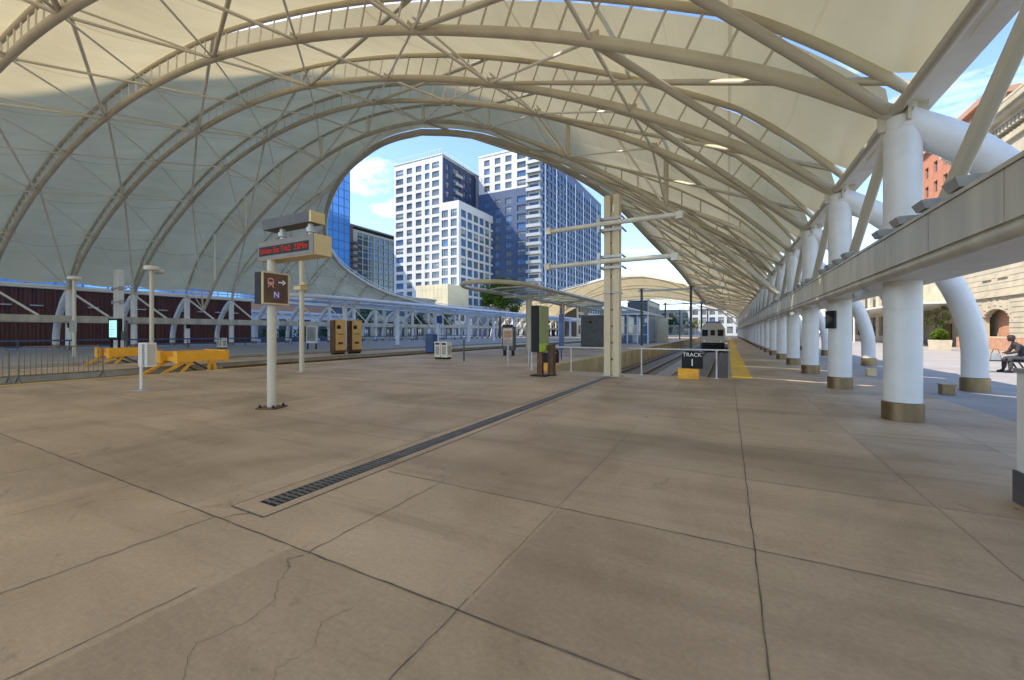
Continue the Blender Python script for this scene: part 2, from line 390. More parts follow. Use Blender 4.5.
# ------------------------------------------------------------------ the train hall roof
PITCH = 4.73
def YK(k): return 5.22 + PITCH * k
XE_R, XE_L, XC = 2.8, -54.7, -26.0
TAB = [(-1, 0), (-.94, .155), (-.87, .305), (-.75, .50), (-.58, .71), (-.4, .87), (-.2, .97), (0, 1), (.2, .955), (.4, .83), (.58, .665), (.75, .455), (.87, .265), (.94, .135), (1, 0)]
TABC = catmull([(a, b, 0) for a, b in TAB], 6)
HK = {-4: 12.3, -3: 12.4, -2: 12.5, -1: 12.6, 0: 12.8, 1: 14.15, 2: 15.5, 3: 17.0, 4: 18.15}
Z0 = 5.6
def lower_path(k):
    y = YK(k); H = HK[k]
    return [Vector((XC - 28.7 * -p.x, y, Z0 + (H - Z0) * p.y)) for p in TABC]     # left to right
def offset_path(path, d):
    out = []
    n = len(path)
    for i, p in enumerate(path):
        t = (path[min(i + 1, n - 1)] - path[max(i - 1, 0)]).normalized()
        nn = Vector((-t.z, 0, t.x))
        if nn.z < 0: nn = -nn
        e = min(1.0, 0.45 + 0.55 * min(i, n - 1 - i) / 10)
        out.append(p + nn * d * e)
    return out
def resample(path, xs):
    out = []
    for x in xs:
        for i in range(len(path) - 1):
            a, b = path[i], path[i + 1]
            if (a.x - x) * (b.x - x) <= 0 and a.x != b.x:
                out.append(a.lerp(b, (x - a.x) / (b.x - a.x))); break
        else: out.append((path[0] if abs(path[0].x - x) < abs(path[-1].x - x) else path[-1]).copy())
    return out
LOW = {k: lower_path(k) for k in HK}
UP = {k: offset_path(LOW[k], 1.0) for k in HK}
LOW4 = catmull([(-51.2, YK(4), 4.0), (-47.3, YK(4), 8.3), (-41.8, YK(4), 12.3), (-36, YK(4), 15.2), (-30.6, YK(4), 17.1), (-25, YK(4), 17.75), (-19.4, YK(4), 17.2), (-14, YK(4), 15.35), (-8, YK(4), 12.0), (-2.4, YK(4), 8.0), (2.2, YK(4), 3.5)], 6)
NODEX = [2.7 - 5.74 * i for i in range(11)]
def node(k, i): return resample(LOW4 if k == 4 else LOW[k], [NODEX[i]])[0]
def unode(k, i): return resample(UP[k], [NODEX[i]])[0]

POSTMESH = None
def leg_path(x_in, y, side):
    s = side; q = 1 if side > 0 else -.1
    return catmull([(x_in, y, 5.42), (x_in + s * .9, y + .1 * q, 4.84), (x_in + s * 1.8, y + .35 * q, 3.95), (x_in + s * 2.58, y + .65 * q, 2.8), (x_in + s * 3.02, y + .85 * q, 1.5), (x_in + s * 3.1, y + .95 * q, 0.3)], 5)
LEGMESH = {}
def add_leg(parent, x_in, y, side):
    key = side
    org = parent_origin(parent)
    if key not in LEGMESH:
        b = MB(); b.tube(leg_path(x_in, y, side), [.29] * 4 + [.285] * 5 + [.26] * 17, 20)
        b2 = MB(); c = (x_in + side * 3.1, y + (.95 if side > 0 else -.095), 0); b2.lathe(c, [(.29, 0), (.29, .36), (.265, .38)], 28)
        LEGMESH[key] = (b.mesh('leg', M['white'], 50, (x_in, y, 0)), b2.mesh('base_sleeve', M['bronze'], 40, (x_in, y, 0)))
    a, c = LEGMESH[key]
    o = bpy.data.objects.new('leg', a); COL.objects.link(o); o.parent = parent; o.location = Vector((x_in, y, 0)) - org
    q = bpy.data.objects.new('base_sleeve', c); COL.objects.link(q); q.parent = o
def unit_rod_mesh():
    b = MB(); b.tube([(0, 0, 0), (0, 0, 1)], 1, 6); return b.mesh('post', M['steel'], 60)
URM = unit_rod_mesh()
URL = URM.copy(); URL.name = 'purlin'; URL.materials.clear(); URL.materials.append(M['steel_lit'])
def rod_copy(p0, p1, r, name, parent, org):
    d = p1 - p0
    o = bpy.data.objects.new(name, URL if name in ('purlin', 'diagonal_brace', 'web_member') or p0.x < -14 else URM); COL.objects.link(o); o.parent = parent  # left-hand rods also get the brighter steel, coloured as if lit
    o.location = p0 - org; o.rotation_mode = 'QUATERNION'; o.rotation_quaternion = d.to_track_quat('Z', 'Y'); o.scale = (r, r, d.length)

ORD = {-1: 'arch behind the camera, outermost', 0: 'arch at the top left corner, nearest overhead', 1: 'largest arch sweeping across the top of the photo', 2: 'second full arch below the largest one', 3: 'third full arch, inside the second', 4: 'deep double arch beside the open oculus'}
def arch_truss(k, mirror=False, detail=True):
    y = YK(k); lo, up = LOW[k], UP[k]
    f = (lambda p: Vector((p.x, 150 - p.y, p.z))) if mirror else (lambda p: p)
    yy = 150 - y if mirror else y
    if mirror: lab, grp = 'distant white roof arch at the far end of the hall', 'arches at the far end of the hall'
    elif k < 0: lab, grp = 'white roof arch standing behind the viewer', 'arches behind the viewer'
    else: lab, grp = {0: 'white steel ladder arch cutting the top left corner, nearest of the arches', 1: 'largest white ladder arch, sweeping overhead to the nearest round column', 2: 'white ladder arch second below the largest, ending on the second round column', 3: 'white ladder arch third from the largest, just outside the deep double arch', 4: 'deep double steel arch bordering the oval roof opening'}[k], 'roof arches of the train hall'
    t = thing('arch_truss', (XC, yy, 0), lab, 'roof arch', grp)
    org = Vector((XC, yy, 0))
    rr = .15
    b = MB(); b.tube([f(p) for p in (lo if k < 4 else LOW4)], rr, 12); b.build('lower_chord', M['steel'], t, 50)
    b = MB(); b.tube([f(p) for p in up], .10, 8); b.build('upper_chord', M['steel'], t, 50)
    if detail and k < 4:
        n = 72
        L = [lo[0]]; acc = [0]
        for a, c in zip(lo, lo[1:]): acc.append(acc[-1] + (c - a).length)
        def at(path, s):
            for i in range(len(acc) - 1):
                if acc[i + 1] >= s: return path[i].lerp(path[i + 1], (s - acc[i]) / (acc[i + 1] - acc[i]))
            return path[-1]
        for j in range(3, n - 2):
            s = acc[-1] * j / n
            rod_copy(f(at(lo, s)), f(at(up, s)), .034, 'post', t, org)
    if k == 4 and detail:
        b = None
        for i in range(1, 10):
            a = node(4, i); u1 = resample(up, [NODEX[i]])[0]
            rod_copy(f(a), f(u1), .13, 'post', t, org)
            if i < 9:
                u2 = resample(up, [NODEX[i] - 2.9])[0]
                rod_copy(f(a), f(u2), .07, 'web_member', t, org)
    if detail:
        for i in range(1, 10):
            a = f(node(k, i)); g = MB(); g.box((a.x, a.y + .02, a.z + .12), (.44, .04, .2)); g.box((a.x, a.y + .02, a.z + .08), (.04, .5, .16)); g.build('gusset', M['steel'], t)
    for side, x in ((1, 2.8), (-1, -54.7)):
        add_leg(t, x, yy, side)
    return t
for k in range(-1, 5): arch_truss(k, detail=(k >= 0))
for k in (4, 2, 0): arch_truss(k, True, False)

# bracing between neighbouring arches
BAYWORD = {0: 'the corner arch and the largest arch', 1: 'the largest arch and the second arch', 2: 'the second arch and the third arch', 3: 'the third arch and the deep double arch'}
for k in range(0, 4):
    org = Vector((XC, YK(k) + 2.4, 0))
    t = thing('roof_bracing', org, 'criss-cross of steel tubes spanning between ' + BAYWORD[k], 'bracing', 'tube bracing between the roof arches')
    for i in range(1, 10):
        a, c = node(k, i), node(k + 1, i)
        rod_copy(a.lerp(c, .03), a.lerp(c, .97), .058, 'purlin', t, org)
        if i % 2 == 0: rod_copy(node(k, i).lerp(unode(k, i), .4), c, .042, 'purlin', t, org)
    for i in range(2, 11):
        rod_copy(node(k, i - 1), node(k + 1, i), .045, 'diagonal_brace', t, org)
    for i in range(2, 11, 2):
        rod_copy(unode(k, i - 2), node(k + 1, i), .075, 'strut', t, org)
    rod_copy(node(k, 1), node(k + 1, 0) if k < 3 else Vector((2.7, YK(4), 5.6)), .10, 'strut', t, org)
    rod_copy(unode(k, 1), unode(k + 1, 1), .05, 'purlin', t, org)
# first bay behind the camera side, partly overhead
org = Vector((XC, YK(-1) + 2.4, 0))
t = thing('roof_bracing', org, 'steel tubes running from the corner arch back over the viewer', 'bracing', 'tube bracing between the roof arches')
for i in range(1, 10):
    rod_copy(node(-1, i), node(0, i), .075, 'purlin', t, org)
    if i > 1: rod_copy(node(-1, i - 1), node(0, i), .062, 'diagonal_brace', t, org)
    if i % 2 == 0: rod_copy(unode(-1, i - 2), node(0, i), .10, 'strut', t, org)
rod_copy(node(-1, 1), node(0, 0), .10, 'strut', t, org)

# ---- rim of the oval opening
RIM_R = catmull([(-22, 26.0, 17.8), (-18.5, 26.4, 17.05), (-15.5, 27.5, 16.2), (-12, 31, 14.9), (-9.3, 37, 13.6), (-6.7, 44, 10.75), (-4.9, 50, 8.75), (-3.9, 60, 7.25), (-3.3, 75, 6.4)], 8)
RIM_L = catmull([(-22, 26.0, 17.8), (-25.2, 26.05, 17.95), (-28.3, 26.5, 17.8), (-33.3, 28, 17.25), (-38, 30, 15.85), (-42.7, 33, 14.4), (-46, 36, 12.9), (-48.9, 40, 11.5), (-50.3, 44, 10.2), (-51.2, 50, 8.6), (-51.8, 58, 7.5), (-52.5, 66, 6.95), (-52.8, 75, 6.7)], 8)
def mir(p): return Vector((p.x, 150 - p.y, p.z))
rim_pts = list(reversed(RIM_L)) + RIM_R[1:]
rim_full = rim_pts + [mir(p) for p in reversed(RIM_R[:-1])] + [mir(p) for p in RIM_L[1:-1]]
b = MB(); b.tube(rim_full, .26, 10, closed=True)
o = b.build('rim_pipe', M['steel'], None, 50, (XC, 75, 0)); tag(o, 'thick steel tube framing the oval opening in the roof', 'roof rim')
b = MB(); b.tube([p + Vector((0, 0, .62)) for p in rim_full], .06, 6, closed=True)
o2 = b.build('edge_cable', M['bluewhite'], o, 50, (XC, 75, 0))

def rim_at(lst, y):
    for a, c in zip(lst, lst[1:]):
        if a.y <= y <= c.y and c.y > a.y: return a.lerp(c, (y - a.y) / (c.y - a.y))
    return lst[-1].copy()

# ---- fabric of the roof
FX = [XE_L + (XE_R + .3 - XE_L) * i / 72 for i in range(73)]
def row_of(k): return resample(UP[k], [min(max(x, UP[k][0].x), UP[k][-1].x) for x in FX])
def scallop(y):
    ph = (y - YK(0)) / PITCH; d = abs(ph - round(ph)) * 2      # 0 at an arch, 1 mid bay
    return 3.0 - .35 * (1 - d) ** 4
def trim(rows):
    """pull the right-hand edge in near each arch (scalloped edge cable)"""
    out = []
    for r in rows:
        xe = scallop(r[0].y)
        r = [p.copy() for p in r]
        src = r[:]
        x0 = r[0].x; x1 = r[-1].x
        nr = []
        for j, p in enumerate(r):
            x = x0 + (xe - x0) * (p.x - x0) / (x1 - x0)
            nr.append(resample(src, [x])[0] if x <= src[-1].x else Vector((x, src[-1].y, src[-1].z - .1 * (x - src[-1].x))))
        out.append(nr)
    return out
FABLAB = {-4: 0, -3: 0, -2: 0, -1: 'cream roof fabric over the viewer, up to the corner arch', 0: 'cream roof fabric stretched from the corner arch to the largest arch', 1: 'cream roof fabric stretched from the largest arch to the second arch', 2: 'pale roof fabric stretched from the second arch to the third arch', 3: 'pale roof fabric stretched from the third arch to the deep double arch'}
for k in range(-4, 4):
    A, B = row_of(k), row_of(k + 1)
    rows = []
    T0 = .085 if k >= 1 else 0.0
    def tx(x, t0=T0):
        if not t0: return 0.0
        q = max(0, min(1, (x + 23) / 6)); return .0121 + (t0 - .02) * q * q * (3 - 2 * q)
    for i in range(11):
        row = []
        for a, c in zip(A, B):
            t = tx(a.x) + (1 - tx(a.x)) * i / 10
            row.append(Vector((lerp(a.x, c.x, t), lerp(a.y, c.y, t), lerp(a.z, c.z, t) - .38 * math.sin(PI * t) + .12)))
        rows.append(row)
    if T0:
        sr = []
        for w_ in (.12, .4, .7, 1):
            sr.append([Vector((lerp(a.x, c.x, t), lerp(a.y, c.y, t), lerp(a.z, c.z, t) - .38 * math.sin(PI * t) + .12)) for a, c in zip(A, B) if -23 < a.x < -6.5 for t in (w_ * tx(a.x),)])
        b = MB(); b.grid(sr); q = b.build('skylight_strip', M['film'], None, True, (0, YK(k), 0)); tag(q, 'clear strip of roof film high along the crown of ' + {1: 'the largest arch', 2: 'the second arch', 3: 'the third arch'}[k], 'skylight strip', 'skylight strips along the arches')
    b = MB(); b.grid(trim(rows))
    o = b.build('roof_fabric', M['fabric'], None, True, (0, YK(k) + 2.4, 0))
    tag(o, FABLAB[k] or 'roof fabric behind the viewer', 'roof fabric', 'roof fabric panels' if FABLAB[k] else 'roof fabric behind the viewer')
# from the deep arch to the rim, then the side strips, mirrored for the far half
A4 = row_of(4)
def strip_rows(lst, x_eave):
    base = [p for p in A4 if (p.x >= -22 if x_eave > -20 else p.x <= -22)]
    base = resample(UP[4], [lerp(x_eave, -22, i / 30) for i in range(31)])
    rows = [[p + Vector((0, 0, .12)) for p in base]]
    for rp in lst:
        prof = resample(UP[4], [lerp(x_eave, rp.x, i / 30) for i in range(31)])
        zr = prof[-1].z
        k_ = (rp.z + .35 - 6.1) / max(zr - 6.1, .4)
        kk = min(k_, 1.08)
        row = []
        for i, p in enumerate(prof):
            z = 6.1 + (p.z - 6.1) * lerp(1 if kk > 1 else kk, k_, (i / 30) ** 2) if p.z > 6.1 else p.z
            row.append(Vector((p.x, rp.y, z)))
        rows.append(row)
    return rows
ROWS_R = strip_rows(RIM_R, 2.9); ROWS_L = strip_rows(RIM_L, -54.6)
def strip_row_at(rows, y):
    for a, c in zip(rows[1:], rows[2:]):
        if a[0].y <= y <= c[0].y and c[0].y > a[0].y:
            t = (y - a[0].y) / (c[0].y - a[0].y); return [p.lerp(q, t) for p, q in zip(a, c)]
    return rows[-1]
def dense(rows):
    """rows at an even step so that the fabric can dip between ribs"""
    out = [rows[0]] + [r for r in rows[1:] if r[0].y < 26.6]
    y = 27.0
    while y <= 75.001:
        r = [p.copy() for p in strip_row_at(rows, y)]
        d = (y - YK(0)) / PITCH; d = d - math.floor(d)
        s = .22 * math.sin(PI * d)
        for i, p in enumerate(r): p.z -= s * math.sin(PI * i / 30)
        out.append(r); y += PITCH / 8
    return out
DR, DL = dense(ROWS_R), dense(ROWS_L)
def trimR(rows):
    out = []
    for r in rows:
        xe = scallop(r[0].y); xs = [lerp(xe, r[-1].x, i / 30) for i in range(31)]
        out.append([resample(r, [x])[0] if x <= r[0].x else Vector((x, r[0].y, r[0].z - .1 * (x - r[0].x))) for x in xs])
    return out
for rows, lab in ((trimR(DR), 'cream roof fabric fanning over the right hand columns beside the oval opening'), (DL, 'pale roof fabric narrowing along the left side below the oval opening')):
    b = MB(); b.grid(rows); o = b.build('roof_fabric', M['fabric'], None, True, (0, 50, 0)); tag(o, lab, 'roof fabric', 'roof fabric panels')
for rows, lab in ((DR, 'distant roof fabric at the far end of the hall, above the tracks'), (DL, 'distant roof fabric at the far end of the hall, on the left side')):
    b = MB(); b.grid([[mir(p) for p in r] for r in rows]); o = b.build('roof_fabric', M['fabric'], None, True, (0, 100, 0)); tag(o, lab, 'roof fabric', 'roof fabric panels')
for k in (4, 2, 0):
    kk = k - 2
    A, B = row_of(k), row_of(kk if kk >= -4 else -4)
    b = MB(); b.grid([[mir(a.lerp(c, i / 8)) + Vector((0, 0, .12)) for a, c in zip(A, B)] for i in range(9)])
    o = b.build('roof_fabric', M['fabric'], None, True, (0, 130, 0)); tag(o, 'distant roof fabric vault at the far end of the hall', 'roof fabric', 'roof fabric panels of the far vault')

# ---- ribs of the side strips
def rib(k, right, mirror=False):
    y = YK(k); rows = ROWS_R if right else ROWS_L
    row = strip_row_at(rows, y); f = mir if mirror else (lambda p: p)
    x = XE_R if right else XE_L; yy = 150 - y if mirror else y
    if mirror: lab, grp = ('white steel half rib far along the right hand columns' if right else 'white steel half rib far along the left side'), ('far roof ribs on the right' if right else 'far roof ribs on the left')
    else: lab, grp = ('white steel half rib fanning from the right column row to the oval opening' if right else 'white steel half rib rising from the left column row to the oval opening'), ('roof ribs of the right fan' if right else 'roof ribs of the left side')
    t = thing('canopy_rib', (x, yy, 0), lab, 'roof rib', grp); org = Vector((x, yy, 0))
    start = Vector((x, y, 5.6)); end = row[-1] + Vector((0, 0, -.4))
    n = 14; lowp = []
    for i in range(n + 1):
        s = i / n; q = row[int(s * 30)]
        d = .25 + 1.0 * math.sin(PI * min(1, s * 1.05)) * min(1, (end - start).length / 12)
        p = q + Vector((0, 0, -d)); lowp.append(p)
    lowp[0] = start
    b = MB(); b.tube([f(p) for p in lowp], .15, 8); b.build('lower_chord', M['steel_lit'], t, 50)  # brighter chord colour stands in for sunlight through the roof gaps
    b = MB(); b.tube([f(p + Vector((0, 0, -.10))) for p in row[::2]], .07, 6); b.build('upper_chord', M['steel'], t, 50)
    if not mirror:
        L = (end - start).length; m = max(2, int(L / 1.6))
        for j in range(1, m):
            s = j / m; rod_copy(lowp[int(round(s * n))], row[int(round(s * n) * 30 / n)] + Vector((0, 0, -.1)), .04, 'post', t, org)
    add_leg(t, x, yy, 1 if right else -1)
    return lowp
LP = {}
for k in range(5, 16):
    for right in (True, False):
        LP[(k, right)] = rib(k, right)
for k in range(5, 14):
    for right in (True, False): rib(k, right, True)
# struts between ribs: one bracing thing per side
for right in (True, False):
    x = XE_R if right else XE_L
    org = Vector((x, 40, 0))
    t = thing('roof_bracing', org, 'tube struts between the half ribs of the right fan' if right else 'tube struts between the half ribs on the left side', 'bracing', 'strut sets between half ribs')
    start4 = resample(LOW4, [lerp(x, -22, i / 14) for i in range(15)]); start4[0] = Vector((x, YK(4), 5.6))
    for k in range(5, 15):
        a = LP[(k - 1, right)] if k > 5 else start4; c = LP[(k, right)]
        rod_copy(c[0], a[6 if k > 6 else 5], .095, 'strut', t, org)
        rod_copy(c[7], a[13], .08, 'strut', t, org)
        if right: rod_copy(c[0], a[10], .06, 'strut', t, org); rod_copy(c[0], a[3], .07, 'strut', t, org)
        rod_copy(a[6], c[6], .06, 'purlin', t, org); rod_copy(a[11], c[11], .06, 'purlin', t, org)
        if k < 9: rod_copy(c[4], a[9], .06, 'strut', t, org)

# ------------------------------------------------------------------ columns, beams
def make_column(x, y, lab, grp):
    t = thing('support_column', (x, y, 0), lab, 'column', grp)
    b = MB(); b.lathe((x, y, 0), [(.268, .30), (.268, 1.99), (.2725, 1.995), (.2725, 2.01), (.268, 2.015), (.268, 3.6), (.2725, 3.605), (.2725, 3.62), (.268, 3.625), (.268, 5.25), (.24, 5.27), (.24, 5.5)], 28); b.build('shaft', M['white'], t, 40)
    b = MB(); b.lathe((x, y, 0), [(.295, 0), (.295, .32), (.272, .335)], 28); b.build('base_sleeve', M['bronze'], t, 40)
    b = MB(); b.lathe((x, y, 0), [(.24, 5.5), (.2, 5.52), (.2, 5.75), (.1, 5.8)], 20)
    b.box((x, y, 5.55), (.7, .05, .5)); b.box((x, y, 5.55), (.05, .7, .42)); b.build('head_bracket', M['steel'], t, 40)
    return t
RIGHTLAB = {1: 'largest round white column nearest on the right, with bronze base sleeve', 2: 'round white column with a dark notice panel, second from the nearest', 3: 'round white column third from the nearest on the right, lit patch at its foot'}
col0 = None
for k in range(0, 30):
    lab = RIGHTLAB.get(k, 'round white column further along the right hand row')
    if k == 0: lab = 'round white column beside the viewer, just out of frame'
    if col0 is None: col0 = make_column(2.82, YK(k), lab, 'round columns under the right beam'); c = col0
    else: c = clone(col0, (2.82, YK(k), 0), lab, 'round columns under the right beam' if k < 4 else 'far round columns under the right beam')
    if k == 2:
        b = MB(); b.box((2.82 - .24, YK(k) - .16, 1.95), (.06, .3, .5), rz=R(32)); b.build('notice_panel', M['dark'], c)
for k in range(0, 30):
    lab = 'round white column in the row along the left side of the hall'
    c = clone(col0, (-54.7, YK(k), 0), lab, 'round columns on the left side')
    if k in (2, 4):
        c['label'] = {2: 'round white column by the maroon wall, behind the left lamp post, with a dark notice', 4: 'round white column by the maroon wall with a dark notice, behind the near bumper'}[k]
        b = MB(); b.box((-54.7 + .36, YK(k) - .02, 2.4), (.05, .42, .8)); b.build('notice_panel', M['dark'], c)

def beam(x, y0, y1, side, lab):
    t = thing('eave_beam', (x, y0, 0), lab, 'beam', 'long beams on the column rows')
    s = side  # +1: right row, inner face towards -X
    xi = x - s * .45; 
    zt, zb = 3.13, 2.47
    n = int((y1 - y0) / 1.58)
    m = MB(); m2 = MB()
    b = MB(); b.span(min(xi, xi + s * 1.15), max(xi, xi + s * 1.15), y0, y1, zb + .12, zt - .02); b.build('core', M['beam'], t)
    # cladding panels, each a sheet with a small gap
    for i in range(n):
        a = y0 + (y1 - y0) * i / n; e = y0 + (y1 - y0) * (i + 1) / n
        m.span(xi - s * .03, xi, a + .012, e - .012, zb + .13, zt - .05)
    m.build('cladding', M['beam'], t)
    b = MB(); b.span(xi - s * .05, xi + s * .25, y0, y1, zt - .045, zt); b.build('top_cap', M['beam'], t)
    b = MB(); b.tube([(xi + s * .06, y0, zb + .06), (xi + s * .06, y1, zb + .06)], .085, 10); b.build('bottom_pipe', M['beam'], t, 50)
    b = MB(); b.span(xi + s * .1, xi + s * 1.15, y0, y1, zb + .05, zb + .118); b.build('soffit', M['dirtywhite'], t)
    org = Vector((x, y0, 0))
    b = MB(); b.span(x + s * .14, x + s * .62, y0, y1, 5.74, 5.79); b.span(x + s * .60, x + s * .66, y0, y1, 5.795, 5.98); b.build('gutter_plate', M['dirtywhite'], t)
    for k in range(-1, 29):
        y = YK(k)
        if y < y0 - 5 or y > y1 - 3: continue
        rod_copy(Vector((x - s * .1, y + 2.75, zt - .02)), Vector((x, y, 5.45)), .10, 'brace', t, org)
        rod_copy(Vector((x, y, 5.62)), Vector((x, y + PITCH, 5.62)), .10, 'eave_pipe', t, org)
        if k < 12: rod_copy(Vector((x + s * .35, y, 6.25)), Vector((x + s * .35, y + PITCH, 6.25)), .075, 'edge_pipe', t, org)
    return t
beam(2.7, -1, 141, 1, 'long grey clad beam running along the right hand columns')
beam(-54.7, -1, 141, -1, 'long pale beam running along the left hand columns')

# uplights on top of the right beam, floodlights below, cctv
def make_uplight(x, y, z, lab):
    t = thing('uplight', (x, y, z), lab, 'uplight', 'uplights on the right beam')
    b = MB(); b.box((x, y, z + .07), (.34, .26, .10), ry=R(0), taper=1.25); b.build('housing', M['galv'], t)
    b = MB(); b.box((x, y, z + .128), (.36, .26, .014)); b.build('lens', M['glass_c'], t)
    b = MB(); b.box((x + .05, y, z + .01), (.08, .08, .024)); b.build('foot', M['darkgrey'], t)
    return t
u0 = None
for k in range(0, 9):
    for j in range(4):
        y = YK(k) + 1.0 + j * .86
        if y < 5.3: continue
        lab = 'small grey uplight on top of the right beam, in the row of fours between columns'
        if u0 is None: u0 = make_uplight(2.35, y, 3.13, lab)
        else: clone(u0, (2.35, y, 3.13))
def make_flood(x, y, z, lab):
    t = thing('floodlight', (x, y, z), lab, 'floodlight', 'floodlights under the right beam')
    b = MB(); b.tube([(x, y, z), (x, y, z - .09)], .03, 8); b.build('stem', M['galv'], t)
    b = MB(); b.box((x - .05, y, z - .14), (.26, .2, .10), ry=R(-25), taper=.8); b.build('head', M['galv'], t)
    return t
f0 = make_flood(2.35, YK(1) + .35, 2.5, 'small grey floodlight under the right beam beside the nearest column')
for k in range(2, 9): clone(f0, (2.35, YK(k) + .35, 2.5), 'small grey floodlight under the right beam beside a further column', 'further floodlights under the right beam')
# ------------------------------------------------------------------ ground
def slab(name, x0, x1, y0, y1, zt, zb, mat, org=(0, 0, 0)):
    b = MB(); b.span(x0, x1, y0, y1, zb, zt); return struct(b.build(name, mat, None, False, org))
TY = 16.0                      # the main tracks end here
ZR = -1.28                     # rail bed of the main tracks
b = MB()
b.span(-19.3, 4.5, -45, TY, -1.4, 0)
b.span(-19.3, -7.6, TY, 150, -1.4, 0)
b.span(.1, 4.5, TY, 150, -1.4, 0)
struct(b.build('concourse_floor', M['floor']))
slab('plaza_paving', 4.5, 60, -60, 160, 0.0, -1.4, M['paving'])
slab('ground', -1500, 1500, -600, 2400, -1.405, -1.6, M['asphalt'])
slab('street_paving', -420, -30.5, -80, 160, -.002, -1.402, M['paving'])
slab('island_platform', -27.2, -23.4, -45, 150, 0, -1.4, M['floor'])
b = MB(); b.span(-23.4, -19.3, -45, 150, -1.403, -.30); b.span(-30.5, -27.2, -45, 150, -1.403, -.30)
struct(b.build('shallow_track_bed', M['ballast']))
slab('main_track_bed', -7.6, .1, TY, 150, ZR - .02, -1.404, M['ballast'])
# facing of the trench walls
b = MB(); b.span(-7.6, -7.5, TY, 150, ZR - .02, -.10); b.span(-7.64, -7.44, TY, 150, -.10, .012)
for i in range(40): b.span(-7.5, -7.46, TY + i * 2.6, TY + i * 2.6 + .12, ZR - .02, -.1)
struct(b.build('trench_wall', M['wallcream']))
b = MB(); b.span(0, .1, TY, 150, ZR - .02, -.03); b.span(-7.5, 0, TY, TY + .08, ZR - .02, -.05)
struct(b.build('trench_wall', M['conc']))
# edge strips
b = MB(); b.span(.12, .74, TY + .1, 140, .002, .007)
struct(b.build('tactile_strip', M['tactile']))
b = MB()
for x0, x1 in ((-19.3, -19.14), (-30.66, -30.5)): b.span(x0 + (0.0), x1, -45, 140, .001, .006)
b.span(-23.40, -23.28, -45, 140, .001, .006)
o = struct(b.build('yellow_edge_line', M['tactile']))
b = MB(); b.span(-7.9, -7.66, TY, 140, .001, .006); struct(b.build('yellow_edge_line', M['wallcream']))
b = MB(); b.span(-19.312, -19.302, -45, 150, -.29, -.012); b.span(-30.498, -30.486, -45, 150, -.29, -.012); b.span(-23.398, -23.386, -45, 150, -.29, -.012); b.span(-27.214, -27.202, -45, 150, -.29, -.012)
struct(b.build('platform_face', M['conc']))

# joints and cracks in the slab
b = MB()
def wob(x0, y0, x1, y1, w, amp=.006, n=30, z=.0035):
    d = Vector((x1 - x0, y1 - y0, 0)); L = d.length; d.normalize(); pn = Vector((-d.y, d.x, 0)); prev = None
    for i in range(n + 1):
        c = Vector((x0, y0, z)) + d * (L * i / n) + pn * random.uniform(-amp, amp)
        ww = w * random.uniform(.6, 1.25)
        cur = (c + pn * ww / 2, c - pn * ww / 2)
        if prev: b.quad(prev[0], prev[1], cur[1], cur[0])
        prev = cur
wob(-19, 1.97, -1.0, 1.94, .012, .004, 120); wob(-1.0, 1.94, 1.2, 1.94, .011, .004, 16)
wob(-3.45, 3.50, 4.4, 3.50, .008, .005, 60); wob(.1, 5.13, 4.4, 5.10, .006, .004, 30)
wob(-3.45, 5.16, .1, 5.13, .006, .004, 30); wob(-3.4, 8.2, 4.4, 8.2, .008, .004, 40); wob(-3.4, 12, 4.4, 12, .008, .004, 40)
wob(.172, 1.2, .172, 8.6, .009, .004, 60); wob(.172, 8.6, .172, 15.9, .008, .004, 20)
wob(1.68, 2.6, 1.68, 9, .005, .004, 40); wob(3.2, 2, 3.2, 15.9, .005, .004, 40); wob(1.69, 9, 1.69, 15.9, .006, .003, 20)
wob(-1.38, 1.0, -1.38, 2.06, .006, .006, 14); wob(-1.38, 2.1, -1.38, 7.5, .0035, .004, 40)
wob(-2.94, .3, -2.94, 1.35, .006, .006, 14); wob(-2.7, 1.94, -2.7, 3.6, .007, .01, 20)
wob(-5.6, -1, -5.5, 1.95, .005, .008, 24); wob(-3.93, .6, -3.93, 1.94, .008, .012, 22)
for y in (4.6, 7.4, 10.4, 13.4): wob(-19, y, -4.05, y, .007, .004, 60)
for x in (-7.2, -10.5, -13.8, -17): wob(x, -2, x, 1.94, .008, .006, 20); wob(x, 2.0, x, 16, .005, .004, 40)
def crack(pts, w):
    for (x0, y0), (x1, y1) in zip(pts, pts[1:]): wob(x0, y0, x1, y1, w, .012, 6)
crack([(-3.85, 1.97), (-3.72, 2.16), (-3.62, 2.12)], .010)
crack([(-2.62, 1.75), (-2.55, 1.62), (-2.40, 1.52), (-2.35, 1.30), (-2.42, 1.1), (-2.2, .95)], .0028)
crack([(-1.92, 1.7), (-1.98, 1.5), (-1.85, 1.38), (-1.9, 1.2), (-1.8, 1.1)], .0022)
crack([(-2.62, 1.75), (-2.75, 1.82), (-2.68, 1.9)], .006)
struct(b.build('floor_joint', M['joint']))

